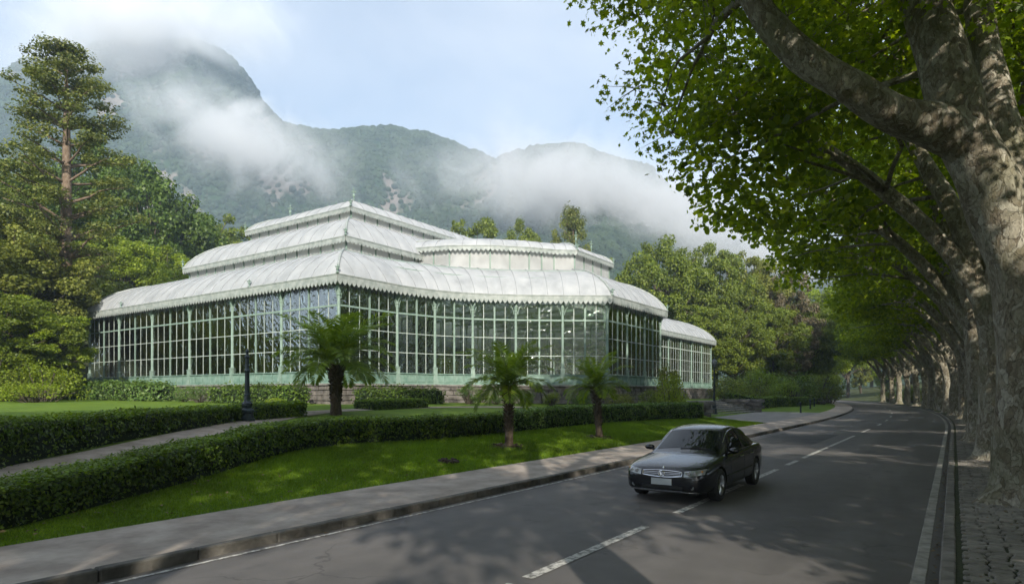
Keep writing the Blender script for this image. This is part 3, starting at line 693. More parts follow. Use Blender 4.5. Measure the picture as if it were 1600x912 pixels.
# ---- glazed walls
WALL = inset(EAVE, .62)
_cache = {}
def cbox(name, d, mat, taper=1.0):
    k = (name, tuple(round(x, 3) for x in d))
    if k not in _cache:
        mb = MB(); mb.box((0, 0, 0), d, 0, taper); _cache[k] = mb.mesh(name, mat)
    return _cache[k]
def put(name, me, x, y, z, rz=0.0):
    return link(name, me, hall, (x + HINV.x, y + HINV.y, z + HINV.z), rz)
POST = None
def post_mesh():
    mb = MB(); H = Z1 - .35 - FLOOR
    mb.box((0, 0, .18), (.42, .42, .36)); mb.box((0, 0, .39), (.36, .36, .08)); mb.box((0, 0, .82), (.32, .32, .78)); mb.box((0, 0, 1.24), (.38, .38, .07))
    mb.lathe([(.13, 1.26), (.15, 1.34), (.115, 1.42), (.105, H - .95), (.15, H - .88), (.12, H - .8), (.2, H - .5)], 10)
    mb.box((0, 0, H - .42), (.36, .36, .16)); mb.box((0, 0, H - .17), (.26, .26, .34)); return mb.mesh('post', M['iron'])
post_me = post_mesh()
def ring_bracket(sgn, r):
    mb = MB(); pts = [(sgn * (r - r * math.cos(R(90) * k / 6)), 0, r * math.sin(R(90) * k / 6)) for k in range(7)]
    mb.tube(pts, [.035] * 7, 5); mb.tube([(sgn * (r * .36 + .17 * r * math.cos(R(60) * k)), 0, r * .72 + .17 * r * math.sin(R(60) * k)) for k in range(7)], [.025] * 7, 4); return mb.mesh('bracket', M['iron'])
brk = {s: ring_bracket(s, 1.0) for s in (-1, 1)}
ZS, ZTR, ZTOP = FLOOR + .80, 8.05, Z1 - .35        # sill, transom, wall head
rows_z = [ZS + .08, ZS + .08 + (ZTR - ZS - .08) / 3, ZS + .08 + (ZTR - ZS - .08) * 2 / 3, ZTR, ZTOP]
far_panes = MB(); far_bars = MB(); n_pane = 0
def bay(A, B, detail, cols):
    global n_pane
    A, B = Vector(A), Vector(B); L = (B - A).length; d = (B - A) / L; rz = math.atan2(d.y, d.x); nn = Vector((d.y, -d.x)); C = (A + B) / 2
    def at_(s, off=0.0): return A + d * s + nn * off
    # low panel with two raised fields
    mb = MB(); mb.box((0, 0, .40), (L, .08, .78)); mb.box((0, -.05, .03), (L, .2, .1)); mb.box((0, -.03, .80), (L, .22, .07))
    nf = cols
    for k in range(nf):
        w = L / nf; mb.box((-L / 2 + w * (k + .5), -.05, .42), (w - .16, .05, .5)); 
        mb.box((-L / 2 + w * k, -.06, .42), (.06, .08, .7))
    o = mb.build('wall_panel', M['panel_green'], hall, (C.x + HINV.x, C.y + HINV.y, FLOOR + HINV.z), rz)
    mid = cols % 2 == 0
    for k in range(1, cols):
        s = L * k / cols; p = at_(s); main = mid and k == cols // 2; w = .13 if main else .055; top = ZTOP if (main or detail) else ZTOP
        if detail: put('mullion', cbox('mullion', (w, w * .9, top - ZS), M['iron'] if main else M['bar']), p.x, p.y, (top + ZS) / 2, rz)
        else: far_bars.box((p.x, p.y, (top + ZS) / 2), (w, w * .9, top - ZS), rz)
    for z in rows_z[1:]:
        h = .12 if z in (ZTR, ZTOP) else .05
        if detail: put('rail', cbox('rail', (L - .2, h * .8 + .01, h), M['iron'] if h > .1 else M['bar']), C.x, C.y, z, rz)
        else: far_bars.box((C.x, C.y, z), (L - .2, h * .8 + .01, h), rz)
    if detail:
        for sgn, s in ((1, .16), (-1, L - .16)):
            p = at_(s); put('bracket', brk[sgn], p.x, p.y, ZTOP - 1.12, rz)
    w = L / cols
    for r in range(4):
        for k in range(cols):
            c = at_(w * (k + .5)); h = rows_z[r + 1] - rows_z[r]
            if detail and n_pane < 300:
                o = put('pane', cbox('pane', (w - .03, .012, h - .03), M['glass']), c.x, c.y, rows_z[r] + h / 2, rz); n_pane += 1
                o.rotation_euler = (random.uniform(-.008, .008), 0, rz + random.uniform(-.012, .012))
            else:
                far_panes.box((c.x, c.y, rows_z[r] + h / 2), (w - .03, .012, h - .03), rz + random.uniform(-.01, .01))
def wall_run(A, B, n, detail, cols):
    A, B = Vector(A), Vector(B)
    for k in range(n):
        p, q = A.lerp(B, k / n), A.lerp(B, (k + 1) / n); rz = math.atan2((B - A).y, (B - A).x)
        put('post', post_me, p.x, p.y, FLOOR, rz); bay(p, q, detail, cols)
wp = WALL
wall_run(wp[0], wp[1], 6, True, 6)
for i in range(1, 7): wall_run(wp[i], wp[i + 1], 1, True, 6 if i == 1 else 4)
wall_run(wp[7], wp[8], 3, True, 4)
for i in range(8, 12): wall_run(wp[i], wp[i + 1], 1, False, 3)
wall_run(wp[12], wp[13], 6, False, 5)
wall_run(wp[13], wp[14], 6, False, 4)
wall_run(wp[14], wp[0], 11, False, 5)
o = hpart('far_pane', far_panes, M['glass']); tag(o, kind='stuff')
o = hpart('far_glazing_bar', far_bars, M['bar']); tag(o, kind='stuff')
# interior: floor, inner columns, beams, purlins under the roof
mb = MB(); P = inset(EAVE, .5); mb.quad(*[(p.x, p.y, FLOOR - .02) for p in P]); hpart('floor', mb, M['floor_in'])
col_me = MB(); col_me.lathe([(.2, 0), (.2, .5), (.11, .6), (.09, 8.6), (.2, 9.2), (.22, 9.9)], 10); col_me = col_me.mesh('inner_column', M['iron'])
inner = []
for y in np.arange(33, 94, 5.5):
    for x in (-61.6, -53.8, -46.0, -38.2): inner.append((x, y))
for x, y in inner: put('inner_column', col_me, x, y, FLOOR)
for y in np.arange(35.5, 92, 5.5):
    mb = MB(); mb.box((-49.9, y, 12.2), (23.4, .14, .3)); mb.box((-49.9, y, 13.1), (23.4, .1, .16))
    for k in range(12): mb.tube([(-61.6 + k * 1.95, y, 12.2 if k % 2 else 13.1), (-59.65 + k * 1.95, y, 13.1 if k % 2 else 12.2)], [.04, .04], 5)
    hpart('truss', mb, M['iron'])
for i in range(13):
    A1, B1 = [inset(EAVE, a) for a in (1.6, 3.4)], None
    for ring, z in ((A1[0], 11.6), (A1[1], 12.55)):
        p, q = ring[i], ring[i + 1]; c = (p + q) / 2; mb = MB(); mb.box((c.x, c.y, z), ((q - p).length, .08, .12), math.atan2((q - p).y, (q - p).x)); hpart('purlin', mb, M['iron'])
for k in range(22):
    x = -66 + k * 1.15; mb = MB(); mb.tube([(x, 28.2, 9.75), (x, 28.9, 11.05), (x, 30.4, 12.05), (x, 33.2, 12.8)], [.045] * 4, 5); hpart('roof_rib', mb, M['iron'])
mb = MB(); mb.box((-34.6, 50, 0), (.01, .01, .01))

# ---- stone podium with single blocks
pod = MB(); Pp = inset(EAVE, .25); n = len(Pp)
for i in range(n):
    a, b = Pp[i], Pp[(i + 1) % n]; pod.quad((*a, .4), (*b, .4), (*b, FLOOR - .1), (*a, FLOOR - .1))
podium = hpart('podium', pod, M['mortar'])
cop = MB()
for i in range(n):
    o1 = inset(EAVE, .02); o2 = inset(EAVE, .9); a, b, c, d = o1[i], o1[(i + 1) % n], o2[(i + 1) % n], o2[i]
    cop.quad((*a, FLOOR - .015), (*b, FLOOR - .015), (*c, FLOOR - .015), (*d, FLOOR - .015)); cop.quad((*a, FLOOR - .13), (*b, FLOOR - .13), (*b, FLOOR - .015), (*a, FLOOR - .015)); cop.quad((*a, FLOOR - .13), (*d, FLOOR - .13), (*c, FLOOR - .13), (*b, FLOOR - .13))
hpart('coping', cop, M['step'])
st_me = [block_mesh('stone', .74, .2, .33, M['stone'], .03, 200 + k, .035) for k in range(7)]
nst = 0; rest = MB()
for i in [0, 1, 2, 3, 4, 5, 6, 7, 8, 9, 12]:
    A, B = inset(EAVE, .22)[i], inset(EAVE, .22)[(i + 1) % n]; L = (B - A).length; d = (B - A) / L; rz = math.atan2(d.y, d.x)
    for c in range(4):
        s = random.uniform(-.3, 0) if c % 2 else -.35
        while s < L - .2:
            w = random.uniform(.75, 1.2); p = A + d * min(L - .2, max(.2, s + .38 * w)); z = FLOOR - .31 - c * .35
            if nst < 300 and i <= 5:
                o = link('stone', random.choice(st_me), podium, (p.x, p.y, z), rz + random.uniform(-.04, .04)); o.scale = (w, 1, random.uniform(.92, 1.02)); nst += 1
            else: rest.box((p.x, p.y, z), (.72 * w, .2, .32), rz + random.uniform(-.04, .04), .93)
            s += .77 * w
tag(rest.build('stone_course', M['stone'], podium), kind='stuff')

# things inside the hall
for k, (x, y, l, lab) in enumerate([(-36.8, 35.5, 3.2, 'white clothed table inside the hall behind the big palm'), (-36.6, 41.2, 2.6, 'second white clothed table deeper inside the hall'), (-44, 33, 4.0, 'long white clothed table behind the left glass wall')]):
    t = empty('cloth_table', (x, y, FLOOR)); tag(t, lab, 'table', 'clothed tables inside the hall')
    mb = MB(); mb.box((0, 0, .46), (1.0, l, .9), 0, .96); mb.build('cloth', M['white_cloth'], t); mb = MB(); mb.box((0, 0, .93), (1.02, l + .04, .04)); mb.build('table_top', M['white_cloth'], t)

# ---- stone steps up to the hall
stp = empty('stone_steps', (-17.2, 62, .13)); tag(stp, 'broad stone steps rising from the paved forecourt to the hall', 'steps')
for k in range(7):
    me = block_mesh('step', 4.6 - k * .56, 16 - k * .2, .18, M['step'], .015, 300 + k, .01)
    link('step', me, stp, (-(4.6 - k * .56) / 2 - k * .56, 0, .09 + k * .178))
for yy, lab in ((-8.6, 'low stone wall at the near end of the steps'), (8.6, 'low stone wall at the far end of the steps')):
    w_ = empty('steps_wall', (-19.2, 62 + yy, .13)); tag(w_, lab, 'wall', 'low walls beside the steps')
    for c in range(4):
        for k in range(7): 
            o = link('stone', random.choice(st_me), w_, (-1.9 + k * .68 + (c % 2) * .3, 0, .17 + c * .34)); o.scale = (.9, 2.4, 1)

# ================================================================== VEGETATION
def cluster_leaves(C, rad, per, size, flat=.75, up=.5, fill=.35):
    """leaf positions and normals scattered through a set of clusters"""
    C = np.asarray(C, float); rad = np.asarray(rad, float); n = len(C)
    cnt = np.maximum(1, (per * (rad / rad.mean()) ** 2).astype(int)); idx = np.repeat(np.arange(n), cnt); m = len(idx)
    u = unit(m); r = rad[idx] * (RNG.uniform(fill, 1.05, m) ** .6 + np.abs(RNG.normal(0, .16, m)))
    P = C[idx] + u * r[:, None] * np.array([1, 1, flat])
    Nn = u * .7 + np.array([0, 0, up]) + RNG.normal(0, .55, (m, 3))
    return P, RNG.uniform(.5, 1.4, m) * size, Nn

def limb(mb, a, b, r0, r1, seed, n=6, bow=.12, sides=6):
    a, b = Vector(a), Vector(b); L = (b - a).length; pts, rs = [], []
    for k in range(n + 1):
        t = k / n; p = a.lerp(b, t); w = math.sin(math.pi * t) * L * bow
        p += Vector((noise.noise(Vector((seed, t * 2, 0))), noise.noise(Vector((seed, t * 2, 7))), noise.noise(Vector((seed, t * 2, 13))) * .5 + .35)) * w
        pts.append(p); rs.append(r0 * (1 - t) + r1 * t)
    mb.tube(pts, rs, sides); return pts

# ---- the row of plane trees
def plane_crown(n_cl, per, size, shape, zlow, seed, cx=-.9, rx=8.6, ry=6.6, inner=3.2, lift=0.0, keep=None, top=13.0):
    rg = np.random.default_rng(seed); C = []
    while len(C) < n_cl:
        a = rg.uniform(0, 2 * math.pi); r = math.sqrt(rg.uniform(0, 1)); x, y = r * math.cos(a), r * math.sin(a)
        lo = zlow + (1.6 * (1 - r) if r > .35 else 1.0) + lift * max(0, -x) * r; hi = zlow + 1.5 + top * math.sqrt(max(0, 1 - r * r * .94))
        if hi < lo + .3: hi = lo + .3
        t = rg.uniform(0, 1); t = t ** 1.7 if rg.random() < .55 else 1 - t ** 2 * .6
        q = (cx + x * rx, y * ry, lo + (hi - lo) * t)
        if keep is None or keep(*q): C.append(q)
    C = np.array(C); rad = rg.uniform(.85, 1.55, n_cl)
    P, s, Nn = cluster_leaves(C, rad, per, size, .6, .6)
    return C, P, s, Nn
def plane_wood(limbs, C, seed, every=1):
    mb = MB(); nodes = []
    for pts, rs in limbs:
        # smooth resample
        Pn = [Vector(p) for p in pts]; out, ro = [], []
        for i in range(len(Pn) - 1):
            p0, p1, p2, p3 = Pn[max(i - 1, 0)], Pn[i], Pn[i + 1], Pn[min(i + 2, len(Pn) - 1)]
            for k in range(4):
                t = k / 4; q = .5 * ((2 * p1) + (p2 - p0) * t + (2 * p0 - 5 * p1 + 4 * p2 - p3) * t * t + (3 * p1 - p0 - 3 * p2 + p3) * t ** 3); out.append(q); ro.append(rs[i] * (1 - t) + rs[i + 1] * t)
        out.append(Pn[-1]); ro.append(rs[-1]); mb.tube(out, ro, 22, True, 0, .24, seed)
        nodes += [(q, r) for q, r in zip(out, ro) if q.z > 4.5 + out[0].z * .0]
    for k, c in enumerate(C):
        if k % every: continue
        c = Vector(c); cand = [(((q - c).length) + (4 if q.z > c.z else 0), i) for i, (q, r) in enumerate(nodes)]
        i = min(cand)[1]; q, r = nodes[i]
        if (q - c).length > .5: limb(mb, q, c, min(r * .5, .025 + .010 * (q - c).length), .015, seed + k * 1.7, 5, .14, 5)
    return mb
def flare(mb, r, h=.9, seed=0, n=18):
    """spreading root flare at the foot of a trunk"""
    i0 = len(mb.v); lv = [(-.15, 1.75), (.0, 1.6), (.12, 1.33), (.3, 1.16), (.55, 1.06), (h, .985)]
    for z, k in lv:
        for j in range(n):
            a = 2 * math.pi * j / n; lob = .5 + .5 * math.sin(a * 5 + seed) ; rr = r * (1 + (k - 1) * (.45 + 1.0 * lob))
            mb.v.append((rr * math.cos(a), rr * math.sin(a), z))
    for k in range(len(lv) - 1):
        for j in range(n):
            a = i0 + k * n + j; b = i0 + k * n + (j + 1) % n; mb.f.append((a, b, b + n, a + n)); mb.m.append(0)
variants = []
for v in range(3):
    C, P, s, Nn = plane_crown(165, 165, .215, CLUMP, 8.4, 50 + v)
    r_ = random.Random(v); j = lambda a: a + r_.uniform(-.45, .45)
    limbs = [([(0, 0, -.1), (0, 0, 1.5), (-.05 + r_.uniform(-.1, .1), 0, 3.2), (-.2, r_.uniform(-.2, .2), 5.0)], [.44, .41, .38, .40]),
             ([(-.2, 0, 4.6), (-1.3, j(.2), 6.6), (-3.3, j(.5), 8.9), (-5.6, j(.8), 10.9), (-7.4, j(1), 12)], [.30, .25, .2, .13, .06]),
             ([(-.2, 0, 4.7), (-.9, j(-.5), 7.4), (-2.1, j(-1.2), 10.6), (-3.2, j(-2.2), 14.4)], [.32, .27, .2, .08]),
             ([(-.1, 0, 4.7), (.3, j(.6), 7.8), (.6, j(1.4), 11.6), (.2, j(2), 16)], [.30, .25, .18, .07]),
             ([(0, 0, 4.5), (1.0, j(-.4), 6.9), (3.0, j(-.8), 9.6), (5.2, j(-1), 12.2)], [.25, .2, .14, .06])]
    mb = plane_wood(limbs, C, v * 3.3, 2); flare(mb, .43, 1.0, v)
    variants.append((mb.mesh('trunk', M['bark'], True), leaves_mesh('crown', P, s, Nn, CLUMP, M['plane_leaf'])))
ORD = ['second', 'third', 'fourth', 'fifth', 'sixth', 'seventh', 'eighth', 'ninth', 'tenth', 'eleventh', 'twelfth', 'thirteenth', 'fourteenth', 'fifteenth', 'sixteenth', 'seventeenth', 'eighteenth', 'nineteenth', 'twentieth']
GRP = 'plane trees lining the road'
# the nearest tree, with its own fork
P12 = [(1600, 790, 12.0), (1600, 650, 12.0), (1603, 500, 12.05), (1592, 400, 12.1), (1550, 300, 12.2), (1512, 215, 12.3), (1480, 110, 12.5), (1444, 0, 12.9), (1405, -120, 13.4), (1380, -260, 14.2)]
BASE = P3(1600, 785.5, 12.0)
near = empty('plane_tree', (BASE.x, BASE.y, .12)); tag(near, 'nearest plane tree, huge mottled forked trunk rising from the cobbles', 'tree', GRP)
loc = lambda u, v, d: P3(u, v, d) - Vector((BASE.x, BASE.y, .12))
near_keep = lambda x, y, z: (BASE.x + x) > -.52 * (BASE.y + y) - .05 * (z - 12) + max(0, 14.5 - z) * .42   # the crown is lopsided, thin on its camera side
C, P, s, Nn = plane_crown(310, 215, .17, LOBED, 9.0, 91, -1.3, 8.8, 7.4, 3, .22, near_keep, 10.5)
L_ = [([loc(*p) for p in P12], [.50, .49, .485, .475, .475, .47, .43, .40, .28, .15]),
      ([loc(1520, 235, 12.25), loc(1462, 197, 12.2), loc(1400, 178, 12.15), loc(1330, 138, 12.15), (loc(1256, 90, 12.3)), loc(1206, 40, 12.5), loc(1172, -12, 12.7), loc(1125, -95, 13.1), loc(1050, -190, 13.8)], [.36, .37, .335, .305, .28, .26, .24, .17, .08]),
      ([loc(1590, 380, 12.4), loc(1578, 270, 12.8), loc(1556, 150, 13.2), loc(1535, 40, 13.6), loc(1515, -80, 14.2), loc(1500, -220, 15)], [.24, .30, .28, .26, .2, .1])]
mb = plane_wood(L_, C[C[:, 0] < -1.5], 5.5, 3)
for c_ in C:                                                # fine twigs carrying the leaf sprays
    for q_ in unit(5): mb.tube([c_ - q_ * .25, c_ + q_ * np.array([.5, .5, .35]), c_ + q_ * np.array([1.1, 1.1, .6]) + np.array([0, 0, -.12])], [.016, .011, .005], 4, False)
flare(mb, .50, 1.25, 2.2, 26)
mb.build('trunk', M['bark'], near, smooth=True)
cr = link('crown', leaves_mesh('crown', P, s, Nn, LOBED, M['plane_leaf']), near)
k = 0; yy = 15.3 + 9.35
while yy < 157:
    tme, cme = variants[k % 3]
    t = empty('plane_tree', (.95 + xo(yy) + random.uniform(-.15, .15), yy + random.uniform(-.4, .4), .11), random.uniform(-.28, .28) + .12 * min(1, max(0, (yy - 45) / 100)))
    sc = random.uniform(.94, 1.08); t.scale = (sc * 1.02, sc * (1 if k % 2 else -1), sc)
    tag(t, '%s plane tree of the roadside row, counted from the camera' % ORD[k] if yy < 147 else 'last plane tree at the far end of the roadside row', 'tree', GRP)
    link('trunk', tme, t); link('crown', cme, t); k += 1; yy += 9.35
for q, yy in enumerate((1.6, -7.6, -17.0, -26.4)):      # the row goes on behind the camera and shades the road
    t = empty('plane_tree', (1.3, yy, .11), random.uniform(-.3, .3)); t.scale = (1.05, 1, 1.04)
    tag(t, ['plane tree just behind the camera', 'second plane tree behind the camera', 'third plane tree behind the camera', 'fourth plane tree behind the camera'][q] + ', shading the road', 'tree', GRP)
    link('trunk', variants[q % 3][0], t); link('crown', variants[q % 3][1], t)

# ---- broadleaf trees behind and beside the hall
def broad(seed, H=20.0, Rr=8.0, ncl=230, per=190, size=.25, low=.22):
    rg = np.random.default_rng(seed); C = []
    while len(C) < ncl:
        u = rg.normal(size=3); u /= np.linalg.norm(u); r = rg.uniform(.3, 1.0) ** .5
        z = u[2] * r; f = 1 + .2 * noise.noise(Vector((u[0] * 1.7 + seed, u[1] * 1.7, u[2] * 1.7)))
        if z < -.85: continue
        C.append((u[0] * r * Rr * f * (1.0 if z > -.3 else .85), u[1] * r * Rr * f * (1.0 if z > -.3 else .85), H * (low + (1 - low) * .5) + z * H * (1 - low) * .5 * f))
    rad = rg.uniform(.075, .16, ncl) * Rr
    P, s, Nn = cluster_leaves(C, rad, per, size, .72, .6, .2)
    mb = MB(); tr = [(0, 0, -.5), (.1, 0, H * .15), (.25, .1, H * .3), (.1, .3, H * .5), (0, .2, H * .72)]; mb.tube(tr, [H * .024, H * .02, H * .017, H * .012, H * .006], 9, True, 0, .15, seed)
    for i, c in enumerate(C):
        if i % 2: continue
        z = min(c[2] * .62, H * .7); t = z / H; limb(mb, (.15, .15, max(z, H * .12)), c, H * .008 * (1 - t * .6), .03, seed + i, 4, .12, 4)
    return mb.mesh('trunk', M['dark_bark'], True), leaves_mesh('crown', P, s, Nn, CLUMP, M['mid_leaf'])
BV = [broad(1), broad(2, 20, 7.2, 210, 190, .25, .12), broad(3, 20, 8.6, 250, 190, .26, .18), broad(4, 20, 6.4, 190, 190, .24, .05)]
def place_tree(u, vtop, d, width, var, leaf, label, name='broadleaf_tree', grp='trees behind the glass hall', rz=None, XY=None, top=None):
    p = P3(u, vtop, d); X, Y = (p.x, p.y) if XY is None else XY; zb = zt(X, Y); H = (p.z if top is None else top) - zb
    t = empty(name, (X, Y, zb), random.uniform(0, 6.28) if rz is None else rz); w = width / 2 / [8, 7.2, 8.6, 6.4][var]; t.scale = (w, w, H / 20.3)
    tag(t, label, 'tree', grp)
    link('trunk', BV[var][0], t); c = link('crown', BV[var][1], t)
    if leaf != 'mid_leaf': c.material_slots[0].link = 'OBJECT'; c.material_slots[0].material = M[leaf]
    return t
GL, GB, GR, GE = 'trees left of the glass hall', 'trees behind the glass hall', 'trees right of the glass hall', 'trees at the end of the road'
for a in [(-60, 330, 58, 19, 0, 'olive_leaf', 'olive green tree cut off by the left picture edge', GL), (25, 345, 60, 14, 2, 'olive_leaf', 'broad yellowish tree in front of the pine trunk', GL),
          (95, 372, 78, 15, 1, 'mid_leaf', 'rounded green tree close beside the hall corner', GL), (185, 372, 92, 18, 0, 'lime_leaf', 'pale yellow green tree peeping over the lowest hall roof', GL),
          (262, 388, 98, 14, 3, 'lime_leaf', 'small pale tree between dark tree and the second roof tier', GL), (235, 262, 112, 27, 2, 'dark_leaf', 'large dark tree sloping down behind the stepped roofs', GL),
          (165, 232, 118, 24, 0, 'dark_leaf', 'tallest dark broadleaf tree just right of the pine trunk', GL), (320, 330, 125, 22, 1, 'mid_leaf', 'green tree ending the dark wooded slope beside the top roof', GL),
          (30, 240, 92, 22, 1, 'dark_leaf', 'dark tree behind the lowest pine branches', GL), (-40, 250, 84, 22, 2, 'mid_leaf', 'green tree behind the pine at the left picture edge', GL),
          (62, 470, 52, 8, 3, 'lime_leaf', 'bright lime tree low beside the hall corner', GL), (-5, 455, 50, 11, 0, 'mid_leaf', 'green shrubby tree at the left edge above the lawn', GL),
          (385, 366, 135, 16, 3, 'mid_leaf', 'narrow tree just showing left of the top roof', GL),
          (752, 332, 125, 15, 1, 'mid_leaf', 'rounded bushy tree rising over the valley of the roofs', GB), (818, 350, 128, 12, 0, 'mid_leaf', 'lower bright tree between the bushy tree and the thin one', GB),
          (860, 366, 122, 9, 3, 'olive_leaf', 'small olive tree behind the cross wing roof', GB), (700, 366, 135, 12, 3, 'olive_leaf', 'low tree behind the long roof edge', GB), (930, 392, 124, 9, 1, 'mid_leaf', 'small tree behind the end finials of the cross wing', GB),
          (1035, 374, 112, 19, 2, 'mid_leaf', 'large round tree beyond the far wing of the hall', GR), (1118, 386, 118, 16, 0, 'mid_leaf', 'second large tree right of the round one', GR),
          (1180, 392, 124, 15, 1, 'olive_leaf', 'olive tree with a ragged top left of the brownish tree', GR), (1228, 414, 122, 12, 3, 'brown_leaf', 'brownish thinly leaved tree beside the plane trees', GR),
          (990, 430, 116, 12, 3, 'dark_leaf', 'dark narrow tree against the far wing roof', GR), (1085, 470, 104, 12, 1, 'mid_leaf', 'green tree close behind the far wing corner', GR),
          (1150, 480, 108, 13, 2, 'mid_leaf', 'lower green tree behind the palm shrubs', GR), (1205, 478, 112, 12, 0, 'mid_leaf', 'lower green tree under the brownish tree', GR),
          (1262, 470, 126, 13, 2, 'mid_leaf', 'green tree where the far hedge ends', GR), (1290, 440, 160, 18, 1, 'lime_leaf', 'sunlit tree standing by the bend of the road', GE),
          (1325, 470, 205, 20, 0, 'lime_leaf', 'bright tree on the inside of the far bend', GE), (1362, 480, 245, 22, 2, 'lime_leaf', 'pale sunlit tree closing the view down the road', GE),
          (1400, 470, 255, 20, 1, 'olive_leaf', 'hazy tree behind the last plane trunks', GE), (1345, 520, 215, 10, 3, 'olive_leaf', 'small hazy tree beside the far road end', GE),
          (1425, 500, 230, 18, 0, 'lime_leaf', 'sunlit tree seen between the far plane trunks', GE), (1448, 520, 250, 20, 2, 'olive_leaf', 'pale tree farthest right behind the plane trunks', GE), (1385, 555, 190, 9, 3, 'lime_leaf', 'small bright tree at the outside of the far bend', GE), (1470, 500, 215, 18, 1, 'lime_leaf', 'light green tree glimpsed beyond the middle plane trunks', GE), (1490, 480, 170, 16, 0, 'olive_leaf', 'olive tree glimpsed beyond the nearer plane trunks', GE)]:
    place_tree(a[0], a[1], a[2], a[3], a[4], a[5], a[6], grp=a[7])
for k in range(12):      # dense wood on the bank right of the plane trees
    y = 4 + k * 14.5; x = (11.5 if y < 92 else 15.0) + xo(y) + (k % 3) * 1.5
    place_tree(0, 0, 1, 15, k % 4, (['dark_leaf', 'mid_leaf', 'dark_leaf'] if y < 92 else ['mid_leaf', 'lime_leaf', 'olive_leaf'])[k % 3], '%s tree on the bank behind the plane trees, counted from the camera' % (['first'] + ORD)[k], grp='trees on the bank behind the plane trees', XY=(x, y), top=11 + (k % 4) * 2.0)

# ---- the tall pine and the thin pine behind the cross wing
def pine(H, Rb, seed, layers, z0, size, per, flat=.34):
    rg = np.random.default_rng(seed); mb = MB(); C, rad = [], []
    tr = [(0, 0, -.5), (.1, .05, H * .2), (-.1, .1, H * .4), (.1, 0, H * .6), (0, .1, H * .8), (.05, 0, H * .97)]; mb.tube(tr, [H * .022, H * .019, H * .017, H * .013, H * .009, H * .003], 9, True, 0, .12, seed)
    for l in range(layers):
        t = l / (layers - 1); z = z0 + (H - z0) * (t ** .9); Rl = Rb * (1.0 if t < .5 else 1.0 - .75 * ((t - .5) / .5) ** 1.6) * rg.uniform(.75, 1.1)
        nb = int(rg.integers(4, 7)) if t < .9 else 4; a0 = rg.uniform(0, 6.28)
        for b in range(nb):
            a = a0 + 2 * math.pi * b / nb + rg.uniform(-.4, .4); rr = Rl * rg.uniform(.6, 1.0); up = rr * rg.uniform(.05, .35)
            e = (rr * math.cos(a), rr * math.sin(a), z + up); limb(mb, (0, 0, z - rr * .18), e, H * .006 * (1.2 - t), .03, seed + l * 9 + b, 5, .1, 5)
            for q in (.5, .75, 1.0):
                C.append((e[0] * q + rg.normal(0, .35), e[1] * q + rg.normal(0, .35), z - rr * .18 + (up + rr * .18) * q + .35 + rg.normal(0, .2))); rad.append(Rb * rg.uniform(.11, .21) * (.8 + .3 * q))
    P, s, Nn = cluster_leaves(C, rad, per, size, flat, .9, .1)
    return mb.mesh('trunk', M['pine_bark'], True), leaves_mesh('crown', P, s, Nn, RHOMB, M['pine_leaf'])
pt, pc = pine(33, 6.8, 77, 13, 12, .27, 190, .33)
pp = P3(103, 600, 62); t = empty('pine_tree', (pp.x, pp.y, zt(pp.x, pp.y) - .3), .6); tag(t, 'tall layered pine with bare trunk standing above the left trees', 'tree', GL); link('trunk', pt, t); link('crown', pc, t)
t.scale = (1, 1, (P3(103, 66, 62).z - t.location.z) / 34.2)
pt, pc = pine(20, 5.2, 31, 9, 9, .3, 130, .62)
pp = P3(896, 600, 120); t2 = empty('pine_tree', (pp.x, pp.y, zt(pp.x, pp.y)), 2.6); tag(t2, 'thin airy pine rising behind the cross wing finials', 'tree', GB); link('trunk', pt, t2); c2 = link('crown', pc, t2)
h2 = (P3(896, 322, 120).z - t2.location.z) / 21.2; t2.scale = (.8, .8, h2)

